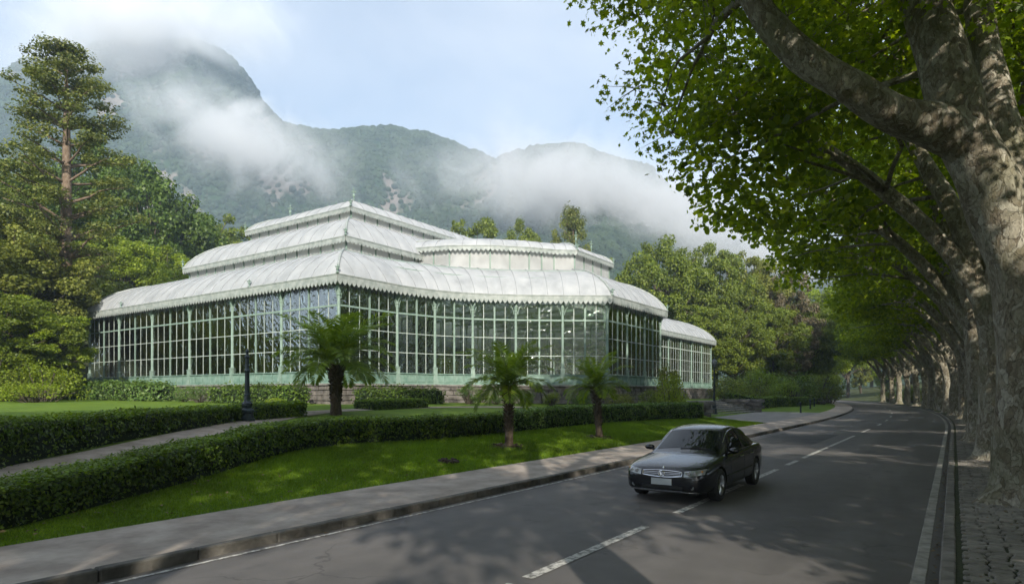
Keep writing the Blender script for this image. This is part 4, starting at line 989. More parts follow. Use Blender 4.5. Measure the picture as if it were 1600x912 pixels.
# ---- hedges
def along(pts, n):
    P = np.array(pts, float); L = np.r_[0, np.cumsum(np.linalg.norm(np.diff(P[:, :2], axis=0), axis=1))]; s = np.linspace(0, L[-1], n)
    return np.stack([np.interp(s, L, P[:, k]) for k in range(P.shape[1])], 1), L[-1]
def smooth_line(pts, n=80):
    Q, L = along(pts, n); 
    for _ in range(6): Q[1:-1] = (Q[:-2] + Q[1:-1] * 2 + Q[2:]) / 4
    return Q, L
def hedge(label, pts, w, dens=1.0, leaf='hedge_leaf', size=.06, grp='clipped hedges in the garden', name='hedge', rag=.035, bare=.0, near=9.0, side=1):
    """pts: (x, y, height) along the foot of the front face; the hedge lies to the left of the line (side=1)"""
    Q, L = smooth_line(pts, max(8, int(sum(math.dist(a[:2], b[:2]) for a, b in zip(pts, pts[1:])) / .6)))
    d = np.gradient(Q[:, :2], axis=0); d /= np.linalg.norm(d, axis=1, keepdims=True); nn = np.stack([-d[:, 1], d[:, 0]], 1) * side
    root = empty(name, (Q[0, 0], Q[0, 1], zt(Q[0, 0], Q[0, 1]))); tag(root, label, 'hedge', grp); O = np.array(root.location)
    # twiggy dark core
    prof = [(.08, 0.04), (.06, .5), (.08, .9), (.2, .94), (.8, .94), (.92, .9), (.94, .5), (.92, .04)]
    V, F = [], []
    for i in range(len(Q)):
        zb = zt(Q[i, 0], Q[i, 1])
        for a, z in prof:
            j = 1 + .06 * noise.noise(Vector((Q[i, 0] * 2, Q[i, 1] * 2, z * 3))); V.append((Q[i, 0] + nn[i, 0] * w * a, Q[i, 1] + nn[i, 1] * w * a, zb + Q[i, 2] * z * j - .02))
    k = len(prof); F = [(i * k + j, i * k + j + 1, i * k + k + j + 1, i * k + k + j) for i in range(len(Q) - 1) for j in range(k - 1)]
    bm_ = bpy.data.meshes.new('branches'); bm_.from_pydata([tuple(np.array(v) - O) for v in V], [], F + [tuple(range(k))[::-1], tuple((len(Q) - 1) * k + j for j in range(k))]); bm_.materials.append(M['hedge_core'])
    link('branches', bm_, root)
    # leaves on the faces
    N_ = int(L * (2 * np.mean(Q[:, 2]) + w) * 1500 * dens * (.055 / size) ** 2)
    s = RNG.uniform(0, 1, N_); 
    dist = np.interp(s, np.linspace(0, 1, len(Q)), np.hypot(Q[:, 0], Q[:, 1])); keep = RNG.uniform(0, 1, N_) < np.clip((near / dist) ** 1.0, .12, 1); s = s[keep]; dist = dist[keep]; n = len(s)
    q = np.stack([np.interp(s, np.linspace(0, 1, len(Q)), Q[:, c]) for c in range(3)], 1); nx = np.stack([np.interp(s, np.linspace(0, 1, len(Q)), nn[:, c]) for c in range(2)], 1)
    zb = np.array([zt(a, b) for a, b in q[:, :2]])
    f = RNG.uniform(0, 1, n); h = q[:, 2]; tot = 2 * h + w; m = f * tot
    a = np.where(m < h, 0, np.where(m < h + w, (m - h) / w, 1.0)); z = np.where(m < h, m / h, np.where(m < h + w, 1.0, 1 - (m - h - w) / h))
    nz3 = np.array([noise.noise(Vector((p[0] * 1.1, p[1] * 1.1, zz * 1.5))) for p, zz in zip(q, z)])
    off = RNG.normal(0, rag, n) + nz3 * .09
    ox = np.where(m < h, -1.0, np.where(m < h + w, 0, 1.0)); oz = np.where((m >= h) & (m < h + w), 1.0, 0.0)
    # round the shoulders
    sh = np.where(oz == 0, np.clip((z - .8) / .2, 0, 1) ** 2 * .08, 0)
    lat = a * w + ox * (off - sh) 
    P = np.stack([q[:, 0] + nx[:, 0] * lat, q[:, 1] + nx[:, 1] * lat, zb + z * h + oz * (off - .08 * np.clip(np.abs(a - .5) * 2 - .7, 0, 1)) + RNG.normal(0, .015, n)], 1)
    if bare > 0:
        kk = (z > bare * (.6 + .8 * (nz3 + .5))) | (oz > 0) | (RNG.uniform(0, 1, n) < .25); P, ox, oz, nx, dist = P[kk], ox[kk], oz[kk], nx[kk], dist[kk]; n = len(P)
    Nn = np.stack([nx[:, 0] * ox, nx[:, 1] * ox, oz + .25], 1) + RNG.normal(0, .55, (n, 3))
    sz = size * RNG.uniform(.6, 1.3, n) * np.clip((dist / near) ** .5, 1, 3)
    for e, sgn in ((0, -1.0), (len(Q) - 1, 1.0)):          # leafy ends
        m_ = int(w * Q[e, 2] * 1500 * dens * (.055 / size) ** 2 * max(.25, min(1, near / math.hypot(Q[e, 0], Q[e, 1])))); a_ = RNG.uniform(0, 1, m_) * w; z_ = RNG.uniform(0, 1, m_); o_ = RNG.normal(0, rag, m_) + .02
        pe = np.stack([Q[e, 0] + nn[e, 0] * a_ + d[e, 0] * sgn * o_, Q[e, 1] + nn[e, 1] * a_ + d[e, 1] * sgn * o_, zt(Q[e, 0], Q[e, 1]) + z_ * Q[e, 2]], 1)
        P = np.vstack([P, pe]); Nn = np.vstack([Nn, np.tile([d[e, 0] * sgn, d[e, 1] * sgn, .2], (m_, 1)) + RNG.normal(0, .55, (m_, 3))]); oz = np.r_[oz, np.zeros(m_)]
        sz = np.r_[sz, size * RNG.uniform(.6, 1.3, m_) * np.clip((math.hypot(Q[e, 0], Q[e, 1]) / near) ** .5, 1, 3)]; n += m_
    if leaf == 'hedge_leaf':                               # paler leaves on the clipped top, imitating skylight by their colour
        k1 = (oz > 0) & (RNG.uniform(0, 1, n) < .8); link('skylit_top_leaves', leaves_mesh('skylit_top_leaves', P[k1] - O, sz[k1], Nn[k1] + np.array([0, 0, .8]), RHOMB, M['hedge_top_lit']), root); k2 = ~k1
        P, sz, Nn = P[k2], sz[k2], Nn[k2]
    link('foliage', leaves_mesh('foliage', P - O, sz, Nn, RHOMB, M[leaf]), root); return root
hedge('long clipped hedge curving between the front lawn and the garden path', [(-10.4, -1.5, .55), (-10.75, 1.4, .56), (-11.16, 3.36, .58), (-11.9, 4.61, .61), (-12.6, 6.31, .66), (-13.65, 8.26, .72), (-15.2, 11.0, .78), (-15.75, 13.4, .80), (-15.35, 15.2, .80), (-15.1, 17.1, .80), (-15.0, 20, .78), (-15.1, 22, .8)], 1.0, 1.15, size=.062, bare=.28)
hedge('clipped hedge behind the small palms, ending at the forecourt', [(-15.3, 22.5, .85), (-15.4, 26, .9), (-15.4, 31.5, .95), (-14.9, 38, 1.0), (-14.0, 43.2, 1.05)], 1.1, 1.0, 'shrub_leaf', .065, bare=.2)
hedge('taller hedge at the left edge running back to the lamp post', [(-14.0, 1.2, 1.0), (-15.2, 3.4, .97), (-16.3, 5.0, .92), (-17.9, 7.0, .85), (-19.3, 8.9, .76), (-21.0, 11.6, .66), (-22.9, 14.6, .58)], 1.5, 1.0, size=.065, bare=.42)
hedge('short block of hedge just right of the tall lamp post', [(-23.0, 15.4, .6), (-23.4, 16.8, .6), (-23.9, 18.4, .6)], 1.6, 1.2)
hedge('short low box hedge in front of the podium, right of the big palm', [(-25.9, 24.4, .5), (-26.1, 26.6, .5), (-26.5, 29.4, .52)], 1.5, 1.1)
hedge('loose pale green hedge under the left glass wall', [(-76, 21.5, 1.5), (-68, 23.3, 1.45), (-60, 24.0, 1.35), (-50.5, 24.4, 1.25)], 2.2, .9, 'shrub_leaf', .09, rag=.16)
hedge('dark hedge at the foot of the podium behind the lamp post', [(-42.5, 24.6, 1.05), (-38.5, 25.0, 1.1), (-34.5, 25.2, 1.1)], 1.6, .9, 'dark_leaf', .085, rag=.13)
hedge('dark hedge at the foot of the podium right of the big palm', [(-31.2, 28.8, 1.0), (-30.9, 32, 1.05), (-30.3, 35.2, 1.0)], 1.4, .9, 'dark_leaf', .085, rag=.13)
hedge('far box hedge beyond the steps, above the roadside grass', [(-20.5, 73.5, 1.2), (-17.4, 76, 1.2), (-16.3, 82, 1.15), (-16.6, 95, 1.1), (-18.6, 115, 1.1), (-22.2, 135, 1.1), (-27.2, 156, 1.1)], 2.0, 1.0, size=.075)

# ---- shrubs and bedding
def shrub_mesh(seed, H=1.6, Rr=1.2, ncl=26, per=110, size=.085, leaf='shrub_leaf', shape=RHOMB):
    rg = np.random.default_rng(seed); C = []
    for _ in range(ncl):
        a = rg.uniform(0, 6.28); r = Rr * math.sqrt(rg.uniform(0, 1)) * .8; C.append((r * math.cos(a), r * math.sin(a), H * (.2 + .65 * rg.uniform(0, 1) * math.sqrt(max(.1, 1 - (r / Rr) ** 2)))))
    P, s, Nn = cluster_leaves(C, rg.uniform(.18, .34, ncl) * Rr, per, size, .85, .6, .2)
    mb = MB()
    for i, c in enumerate(C): limb(mb, (c[0] * .15, c[1] * .15, -.1), c, .03, .01, seed + i, 3, .1, 4)
    return mb.mesh('stem', M['dark_bark']), leaves_mesh('foliage', P, s, Nn, shape, M[leaf])
SV = [shrub_mesh(11), shrub_mesh(12, 1.6, 1.3), shrub_mesh(13, 1.7, 1.1, 30, 100)]
def shrub(X, Y, H, wd, v, leaf, label, grp, name='shrub', z=None):
    t = empty(name, (X, Y, zt(X, Y) if z is None else z), random.uniform(0, 6.28)); t.scale = (wd / 2.5, wd / 2.5, H / 1.65); tag(t, label, 'shrub', grp)
    link('stem', SV[v][0], t); c = link('foliage', SV[v][1], t)
    if leaf != 'shrub_leaf': c.material_slots[0].link = 'OBJECT'; c.material_slots[0].material = M[leaf]
GS = 'shrubs at the foot of the podium'
for X, Y, H, wd, v, lf, lab in [(-47.0, 25.2, 1.3, 2.0, 0, 'shrub_leaf', 'pale leafy shrub left of the lamp post'), (-44.3, 25.0, 1.5, 2.2, 1, 'shrub_leaf', 'variegated shrub directly behind the lamp post'),
        (-29.4, 37.0, 1.5, 2.2, 2, 'shrub_leaf', 'pale shrub left of the middle palm crown'), (-28.2, 38.8, 1.3, 1.9, 0, 'shrub_leaf', 'silvery shrub behind the middle palm trunk'), (-26.9, 40.2, 1.4, 2.0, 1, 'shrub_leaf', 'light shrub right of the middle palm trunk'),
        (-25.2, 42.0, 1.1, 1.8, 2, 'lime_leaf', 'low lime shrub between the two small palms'), (-23.6, 43.4, 1.5, 2.2, 0, 'shrub_leaf', 'shrub behind the right small palm'), (-21.4, 45.2, 1.3, 2.6, 1, 'olive_leaf', 'sprawling olive shrub below the cross wing corner'),
        (-19.6, 47.6, 1.6, 2.4, 2, 'mid_leaf', 'green shrub below the entrance front'), (-33.6, 23.6, .5, 1.4, 2, 'lime_leaf', 'tiny lime shrub by the podium near the big palm'), (-19.2, 6.4, .8, 1.8, 1, 'shrub_leaf', 'loose weedy shrub beyond the left hedge')]:
    shrub(X, Y, H, wd, v, lf, lab, GS)
shrub(-16.6, 43.8, 3.3, 3.0, 0, 'lime_leaf', 'bright lime weeping shrub at the end of the hedge before the steps', 'shrubs beside the steps')
shrub(-17.6, 46.0, 4.2, 2.4, 2, 'olive_leaf', 'taller olive shrub behind the lime shrub by the steps', 'shrubs beside the steps')
for k, (u, v, d, wd) in enumerate([(1142, 584, 84, 7), (1165, 578, 92, 8), (1190, 572, 88, 7), (1212, 580, 98, 8), (1236, 574, 94, 8), (1258, 580, 108, 9), (1280, 578, 104, 8), (1298, 588, 122, 7), (1226, 590, 82, 5), (1176, 592, 80, 5)]):
    p = P3(u, v, d); shrub(p.x, p.y, p.z - zt(p.x, p.y), wd, k % 3, ['mid_leaf', 'dark_leaf', 'palm_leaf'][k % 3], '%s of the big leafy shrubs behind the far hedge' % (['first'] + ORD)[k], 'big shrubs behind the far hedge')
for k, (u, v, d, wd, lf, lab) in enumerate([(20, 548, 47, 6, 'lime_leaf', 'large lime green bush at the left edge above the lawn'), (70, 556, 46, 5, 'lime_leaf', 'lime green bush midway between the left edge and the hall corner'), (-30, 530, 45, 7, 'mid_leaf', 'green bush cut off by the left picture edge'),
        (85, 530, 56, 5, 'mid_leaf', 'green bush tucked against the hall corner'), (50, 590, 43, 4, 'lime_leaf', 'lowest lime green bush at the back of the left lawn')]):
    p = P3(u, v, d); shrub(p.x, p.y, p.z - zt(p.x, p.y), wd, k % 3, lf, lab, 'shrubs at the left edge')
for k in range(17):
    y = 8 + k * 10.5; shrub(6.2 + xo(y) + (k % 2), y, 2.6 + (k % 3) * .5, 5.5, k % 3, 'dark_leaf' if k < 9 else 'mid_leaf', '%s bush behind the plane trunks, counted from the camera' % (['first'] + ORD)[k], 'bushes behind the plane trunks')

for k, (X, Y, H, wd, lf, lab) in enumerate([(-64, 31.5, 3.2, 2.6, 'mid_leaf', 'potted bush inside the hall at the left end'), (-58, 31.0, 2.6, 2.2, 'lime_leaf', 'potted bush inside the hall, second bay from the left'), (-51, 31.2, 3.4, 2.6, 'mid_leaf', 'potted bush inside the hall, middle of the left wall'), (-40, 32, 2.8, 2.4, 'lime_leaf', 'potted bush inside the hall left of the corner'),
        (-34.6, 40.6, 3.0, 2.2, 'lime_leaf', 'potted bush inside the hall behind the concave wall'), (-30.5, 45.4, 3.4, 2.4, 'mid_leaf', 'potted bush inside the hall behind the middle palm'), (-26, 49.5, 3.0, 2.2, 'lime_leaf', 'potted bush inside the hall near the cross wing corner')]):
    shrub(X, Y, H, wd, k % 3, lf, lab, 'plants inside the hall', 'potted_bush', FLOOR)
# ---- palms
def palm_mesh(seed, trunk_h, trunk_r, fl, nf, nl):
    rg = random.Random(seed); w = MB(); pts = [(0, 0, -.15), (.02, 0, trunk_h * .3), (-.02, .03, trunk_h * .7), (0, 0, trunk_h)]
    w.tube(pts, [trunk_r * 1.25, trunk_r, trunk_r * .95, trunk_r * 1.25], 10, True, 0, .2, seed)
    k = 0; z = trunk_h * .25
    while z < trunk_h + .05:                               # old leaf bases
        for j in range(5):
            a = j * 1.2566 + k * .7; r0 = trunk_r * (.95 + .35 * (z / trunk_h) ** 3); e = r0 + .06 + .10 * (z / trunk_h) ** 2
            w.tube([(r0 * .8 * math.cos(a), r0 * .8 * math.sin(a), z), (e * math.cos(a), e * math.sin(a), z + .09)], [trunk_r * .28, trunk_r * .13], 4)
        z += .085; k += 1
    V, F = [], []; st = MB()
    for i in range(nf):
        a = i * 2.39996 + rg.uniform(-.2, .2); t = (i + .5) / nf; el = R(84 - 78 * t + rg.uniform(-9, 9)); L = fl * rg.uniform(.85, 1.08) * (.8 + .3 * math.sin(math.pi * min(1, t + .15))); droop = R(62 + 34 * t + rg.uniform(-10, 12))
        pts = []; p = Vector((math.cos(a) * trunk_r * .7, math.sin(a) * trunk_r * .7, trunk_h - .05 + .12 * (1 - t))); n = 12; dirs = []
        for q in range(n + 1):
            e = el - droop * (q / n) ** 1.25; d = Vector((math.cos(a) * math.cos(e), math.sin(a) * math.cos(e), math.sin(e))); pts.append(p.copy()); dirs.append(d); p = p + d * (L / n)
        st.tube(pts, [.018 * (1 - .8 * q / n) for q in range(n + 1)], 4, False)
        side = Vector((-math.sin(a), math.cos(a), 0))
        for q in range(nl):
            f = .1 + .9 * q / (nl - 1); x = f * n; j = min(int(x), n - 1); b = pts[j].lerp(pts[j + 1], x - j); d = dirs[j]; nrm = side.cross(d)
            ll = fl * .27 * math.sin(math.pi * (.12 + .84 * f)) ** .7 * rg.uniform(.85, 1.1)
            for sg in (-1, 1):
                dv = (side * sg * .80 + d * .62 + nrm * (-.18 + rg.uniform(-.2, .25)) + Vector((0, 0, -.12))).normalized(); wv = d.cross(dv).cross(dv).normalized() * .015 * (fl / 1.5)
                c = len(V); mid = b + dv * ll * .5; tip = b + dv * ll + Vector((0, 0, -.14 * ll)); V += [b, mid + wv, tip, mid - wv]; F.append((c, c + 1, c + 2, c + 3))
    return w.mesh('trunk', M['palm_bark']), fast_mesh('leaflets', V, F, M['palm_leaf']), st.mesh('frond_stems', M['palm_leaf'])
def palm(X, Y, H, r, fl, nf, nl, seed, label, lean=0.0):
    t = empty('palm', (X, Y, zt(X, Y))); t.rotation_euler = (lean, lean * .6, seed * 1.3); tag(t, label, 'palm', 'small palms in the garden'); a, b, c = palm_mesh(seed, H, r, fl, nf, nl)
    link('trunk', a, t); cr = link('crown', c, t); link('leaflets', b, cr); return t
palm(-24.15, 20.27, 2.35, .24, 3.2, 38, 54, 3, 'big feathery palm in front of the hall corner')
palm(-12.76, 18.29, 2.15, .13, 1.9, 34, 48, 5, 'small palm standing in a mulch ring on the front lawn, nearest')
palm(-12.36, 24.46, 2.15, .13, 1.65, 27, 46, 8, 'small palm on the front lawn beyond the car bonnet', .07)
for X, Y, rr, lab in ((-12.76, 18.29, .62, 'round bed of dark mulch under the nearer lawn palm'), (-12.36, 24.46, .6, 'round bed of dark mulch under the farther lawn palm'), (-11.75, 13.9, .3, 'small bare mulch patch on the lawn edge')):
    mb = MB(); V = [(0, 0, .06)]; n = 20
    mb.lathe([(rr * 1.15, -.04), (rr, .03), (rr * .6, .06), (.01, .08)], 18)
    for k in range(26): a = random.uniform(0, 6.28); r0 = rr * random.uniform(.3, 1.05); mb.box((r0 * math.cos(a), r0 * math.sin(a), .06), (random.uniform(.05, .13), .06, .06), a)
    tag(mb.build('mulch_bed', M['soil'], None, (X, Y, zt(X, Y))), lab, 'mulch bed', 'mulch beds on the lawn').rotation_euler = (0, R(7), 0)

# ---- lawn blades on the front lawn
def lawn():
    n = 300000; Y = 2 + 48 * RNG.uniform(0, 1, n) ** 1.7; t = RNG.uniform(10.56, 16.2, n)
    hx = np.interp(Y, [2, 3.36, 6.3, 8.3, 11, 13.4, 17, 22, 31, 38, 43, 50], [10.9, 11.16, 12.6, 13.65, 15.2, 15.75, 15.1, 15.1, 15.4, 14.9, 14, 13.6]); k = (t < hx + .05) & (Y < 45.2); X = -t[k]; Y = Y[k]; n = len(X)
    z = np.array([zt(a, b) for a, b in zip(X, Y)]); dist = np.hypot(X, Y); h = RNG.uniform(.025, .055, n) * np.clip(dist / 12, 1, 2); w = .006 * np.clip(dist / 9, 1, 4); a = RNG.uniform(0, 6.28, n)
    dx, dy = np.cos(a) * w, np.sin(a) * w; lx, ly = RNG.normal(0, .018, n), RNG.normal(0, .018, n)
    V = np.stack([np.stack([X - dx, Y - dy, z - .005], 1), np.stack([X + dx, Y + dy, z - .005], 1), np.stack([X + lx, Y + ly, z + h], 1)], 1).reshape(-1, 3)
    tag(link('lawn_grass', fast_mesh('lawn_grass', V, np.arange(3 * n).reshape(n, 3), M['grass'])), 'short mown green grass of the front lawn', 'grass', kind='stuff')
lawn()

# ================================================================== STREET FURNITURE
def lamp(X, Y, H, label, lantern, s=1.0):
    t = empty('lamp_post', (X, Y, zt(X, Y))); tag(t, label, 'lamp post', 'cast iron lamp posts')
    mb = MB(); mb.lathe([(.30, -.05), (.30, .1), (.26, .13), (.22, .3), (.27, .36), (.27, .44), (.17, .52), (.2, .62), (.2, .7), (.13, .8)], 10); mb.build('base', M['cast_iron'], t)
    mb = MB(); prof = [(.13, .78), (.105, 1.0), (.12, 1.04), (.10, 1.1), (.085, H * .7), (.12, H * .72), (.08, H * .75), (.065, H * .9), (.11, H * .92), (.06, H * .95)]
    if not lantern: prof += [(.05, H * .98), (.07, H), (.01, H + .14)]
    mb.lathe(prof, 10); mb.build('shaft', M['cast_iron'], t, smooth=False)
    mb = MB(); mb.box((0, 0, H * .8), (.5, .035, .035)); mb.build('ladder_bar', M['cast_iron'], t)
    if lantern:
        mb = MB(); mb.lathe([(.06, H * .95), (.17, H), (.24, H + .16), (.26, H + .34), (.2, H + .5), (.08, H + .58)], 12); g = mb.build('globe', simple('milky_globe', (.10, .11, .11), (.14, .15, .15), 4, .25, 0), t, smooth=True)
        mb = MB(); mb.lathe([(.12, H + .57), (.05, H + .64), (.01, H + .78)], 8); mb.build('cap', M['cast_iron'], t)
lamp(-22.94, 14.85, 2.75, 'dark cast iron lamp post with stout base behind the front hedge', False)
lamp(-17.5, 57.0, 4.2, 'slim dark lamp post with globe beside the stone steps', True)
for k, (X, Y, lab) in enumerate([(-12.9, 70.8, 'nearest dark bollard on the grass beyond the forecourt'), (-13.9, 82, 'middle dark bollard on the grass under the far hedge'), (-15.6, 95, 'farthest dark bollard on the grass under the far hedge')]):
    t = empty('bollard', (X, Y, zt(X, Y))); tag(t, lab, 'bollard', 'bollards on the far grass'); mb = MB(); mb.lathe([(.11, -.1), (.11, .1), (.08, .14), (.07, .85), (.1, .88), (.1, .93)], 10); mb.build('shaft', M['cast_iron'], t); mb = MB(); mb.lathe([(.085, .92), (.12, 1.0), (.1, 1.1), (.02, 1.14)], 10); mb.build('knob', M['cast_iron'], t)

# ================================================================== THE CAR
from mathutils.bvhtree import BVHTree
def car_paint():
    t = NT('black_car_paint'); t.pbr((.003, .0035, .006), .25, 0, .3, None, Coat_Weight=.7, Coat_Roughness=.03); return t.m
def plain(name, col, rough, metal=0.0, spec=.5, **kw):
    t = NT(name); n = t.noise(14, 3); c = t.mix(.25, col, t.ramp(n, [(.3, .75), (.7, 1.0)]), 'MULTIPLY'); t.pbr(c, rough, metal, spec, None, **kw); return t.m
M['paint_black'] = car_paint(); M['chrome'] = plain('chrome_trim', (.72, .72, .73), .12, 1.0); M['car_glass'] = plain('tinted_car_glass', (.006, .008, .009), .03, 0, .45)
M['rubber'] = plain('tyre_rubber', (.014, .014, .014), .85); M['alloy'] = plain('alloy_rim', (.55, .55, .56), .28, 1.0); M['black_plastic'] = plain('black_plastic', (.01, .01, .011), .5)
M['lens'] = plain('headlight_lens', (.20, .21, .21), .06, .3, .8, Coat_Weight=1.0); M['plate'] = plain('number_plate', (.36, .38, .39), .45); M['amber'] = plain('amber_lens', (.45, .2, .04), .15)
car = empty('car', (-4.77, 12.15 + 2.35, 0.008)); tag(car, 'black saloon car driving towards the camera across the centre line', 'car')
def cpart(name, mb, mat, parent=None, smooth=False):
    o = mb.build(name, mat, parent if parent else car, smooth=smooth)
    if parent is None: o.location = (0, -2.35, 0)
    return o
def applied(o):
    dg = bpy.context.evaluated_depsgraph_get(); me = bpy.data.meshes.new_from_object(o.evaluated_get(dg)); old = o.data; o.modifiers.clear(); o.data = me; me.name = old.name
ST = [(0.0, .60, .30, .52, .58), (.03, .70, .24, .60, .665), (.12, .79, .20, .66, .725), (.32, .86, .19, .715, .785), (.65, .895, .19, .765, .845), (1.0, .905, .19, .81, .895), (1.35, .91, .19, .855, .945), (1.9, .912, .19, .885, .95), (2.6, .912, .19, .905, .95),
      (3.3, .91, .19, .93, .975), (3.8, .905, .19, .95, 1.02), (4.2, .885, .20, .955, 1.055), (4.5, .85, .24, .94, 1.05), (4.64, .79, .30, .90, 1.01), (4.70, .66, .38, .82, .93)]
mb = MB(); rows = []
for y, w, zb, zs, ztp in ST:
    half = [(w * .78, zb), (w * .96, zb + .05), (w * .995, zb + .14), (w, (zb + zs) / 2 + .05), (w * .99, zs - .09), (w * .955, zs - .02), (w * .86, zs + .025), (w * .5, ztp - .012), (0, ztp)]
    full = [(-x, z) for x, z in half] + [(x, z) for x, z in half[-2::-1]]
    rows.append([(x, y, z) for x, z in full])
n = len(rows[0])
for r in rows: mb.v += r
for i in range(len(rows) - 1):
    for j in range(n - 1): mb.f.append((i * n + j, i * n + j + 1, i * n + n + j + 1, i * n + n + j)); mb.m.append(0)
    mb.f.append((i * n + n - 1, i * n, i * n + n, i * n + 2 * n - 1)); mb.m.append(0)
mb.f.append(tuple(range(n))[::-1]); mb.m.append(0); mb.f.append(tuple((len(rows) - 1) * n + j for j in range(n))); mb.m.append(0)
body = cpart('body', mb, M['paint_black'], smooth=True)
bm = bmesh.new(); bm.from_mesh(body.data); bmesh.ops.recalc_face_normals(bm, faces=bm.faces); bm.to_mesh(body.data); bm.free()
body.modifiers.new('s', 'SUBSURF').levels = 2; bpy.context.view_layer.update(); applied(body)
cut = MB()
WHEELS = [(sx * .80, y) for sx in (-1, 1) for y in (.93, 3.72)]
for wx, wy in WHEELS:
    i0 = len(cut.v); k = 32
    for e in (.50, 1.2):
        for j in range(k): a = 2 * math.pi * j / k; cut.v.append((math.copysign(e, wx), wy + .372 * math.cos(a), .335 + .372 * math.sin(a)))
    for j in range(k): cut.f.append((i0 + j, i0 + (j + 1) % k, i0 + k + (j + 1) % k, i0 + k + j)); cut.m.append(0)
    cut.f += [tuple(range(i0, i0 + k))[::-1], tuple(range(i0 + k, i0 + 2 * k))]; cut.m += [0, 0]
co = cut.build('arch_cutter', M['black_plastic']); bm = bmesh.new(); bm.from_mesh(co.data); bmesh.ops.recalc_face_normals(bm, faces=bm.faces); bm.to_mesh(co.data); bm.free()
co.location = (car.location.x, car.location.y - 2.35, car.location.z)
bpy.context.view_layer.update()
md = body.modifiers.new('b', 'BOOLEAN'); md.operation = 'DIFFERENCE'; md.object = co; md.solver = 'EXACT'; bpy.context.view_layer.update(); applied(body); bpy.data.objects.remove(co)
body.data.polygons.foreach_set('use_smooth', [True] * len(body.data.polygons))
try: body.data.set_sharp_from_angle(angle=R(42))
except Exception: pass
# cabin
CY = [1.20, 1.40, 2.12, 2.36, 2.78, 3.2, 3.48, 4.22, 4.48]; CZ = [.91, .99, 1.375, 1.435, 1.462, 1.43, 1.37, 1.115, 1.0]; CWR = [.72, .70, .61, .60, .595, .585, .58, .60, .62]
ztop = lambda y: float(np.interp(y, CY, CZ)) if not (2.12 < y < 3.48) else 1.462 - .09 * ((y - 2.78) / .68) ** 2
wr = lambda y: float(np.interp(y, CY, CWR)); wb = lambda y: float(np.interp(y, [1.2, 1.6, 2.6, 3.5, 4.48], [.74, .80, .83, .82, .72])); zbelt = lambda y: float(np.interp(y, [1.2, 2.6, 4.48], [.87, .905, .935]))
def s_top(y, q, o=0.0): return (q * wr(y), y, ztop(y) - .055 * abs(q) ** 2.4 + o)
def s_side(y, t, sg, o=0.0):
    zr = ztop(y) - .055; a = t + .0; x = wb(y) * (1 - a) + wr(y) * a + .035 * math.sin(math.pi * t) * min(1, (zr - zbelt(y)) / .3); return (sg * (x + o), y, zbelt(y) * (1 - a) + zr * a + o * .3)
mb = MB(); ys = np.concatenate([np.linspace(1.2, 2.12, 9), np.linspace(2.2, 3.44, 12), np.linspace(3.5, 4.48, 8)]); R_ = []
for y in ys:
    row = [s_side(y, t, -1) for t in (0, .3, .6, .85)] + [s_top(y, q) for q in np.linspace(-1, 1, 13)] + [s_side(y, t, 1) for t in (.85, .6, .3, 0)]; R_.append(row)
n = len(R_[0])
for r in R_: mb.v += r
for i in range(len(R_) - 1):
    for j in range(n - 1): mb.f.append((i * n + j, i * n + j + 1, i * n + n + j + 1, i * n + n + j)); mb.m.append(0)
cabin = cpart('roof', mb, M['paint_black'], smooth=True)
def grid_patch(fn, nu, nv):
    mb = MB()
    for i in range(nu + 1):
        for j in range(nv + 1): mb.v.append(fn(i / nu, j / nv))
    for i in range(nu):
        for j in range(nv): a = i * (nv + 1) + j; mb.f.append((a, a + 1, a + nv + 2, a + nv + 1)); mb.m.append(0)
    return mb
cpart('windscreen', grid_patch(lambda a, b: s_top(1.40 + .68 * a, (2 * b - 1) * .93, .007), 8, 14), M['car_glass'], smooth=True)
cpart('rear_window', grid_patch(lambda a, b: s_top(3.55 + .64 * a, (2 * b - 1) * .9, .007), 6, 12), M['car_glass'], smooth=True)
for sg in (-1, 1):
    for f0, f1 in ((lambda t: 1.60 + .44 * t, lambda t: 2.62), (lambda t: 2.71, lambda t: 3.98 - .5 * t)):
        w = cpart('side_window', grid_patch(lambda a, b: s_side(f0(.1 + .8 * b) + (f1(.1 + .8 * b) - f0(.1 + .8 * b)) * a, .1 + .8 * b, sg, .006), 10, 5), M['car_glass'], smooth=True)
    tr = MB(); tr.tube([s_side(y, .06, sg, .010) for y in np.linspace(1.5, 4.1, 14)], [.011] * 14, 5); cpart('window_trim', tr, M['chrome'])
    tr = MB(); tr.tube([s_side(y, .95, sg, .010) for y in np.linspace(1.75, 3.75, 14)], [.007] * 14, 5); cpart('window_trim', tr, M['chrome'])
# conforming details: points projected on the body
bv = BVHTree.FromPolygons([tuple(v.co) for v in body.data.vertices], [tuple(p.vertices) for p in body.data.polygons])
def fy(x, z, o=.006):
    h = bv.ray_cast(Vector((x, -2, z)), Vector((0, 1, 0)))[0]; return (x, (h.y if h else .1) - o, z)
def sx_(y, z, sg, o=.004):
    h = bv.ray_cast(Vector((sg * 3, y, z)), Vector((-sg, 0, 0)))[0]; return ((h.x if h else sg * .9) + sg * o, y, z)
def tz(x, y, o=.004):
    h = bv.ray_cast(Vector((x, y, 3)), Vector((0, 0, -1)))[0]; return (x, y, (h.z if h else .8) + o)
lerp = lambda a, b, t: a + (b - a) * t
def fpatch(x0, x1, za, zb_, nu=10, nv=4, o=.006):     # za, zb_: functions of u in 0..1
    return grid_patch(lambda a, b: fy(lerp(x0, x1, a), lerp(za(a), zb_(a), b), o), nu, nv)
grille = cpart('grille', fpatch(-.40, .40, lambda a: .525 + .03 * abs(2 * a - 1) ** 2, lambda a: .652 - .02 * abs(2 * a - 1) ** 2, 12, 4, .004), M['black_plastic'])
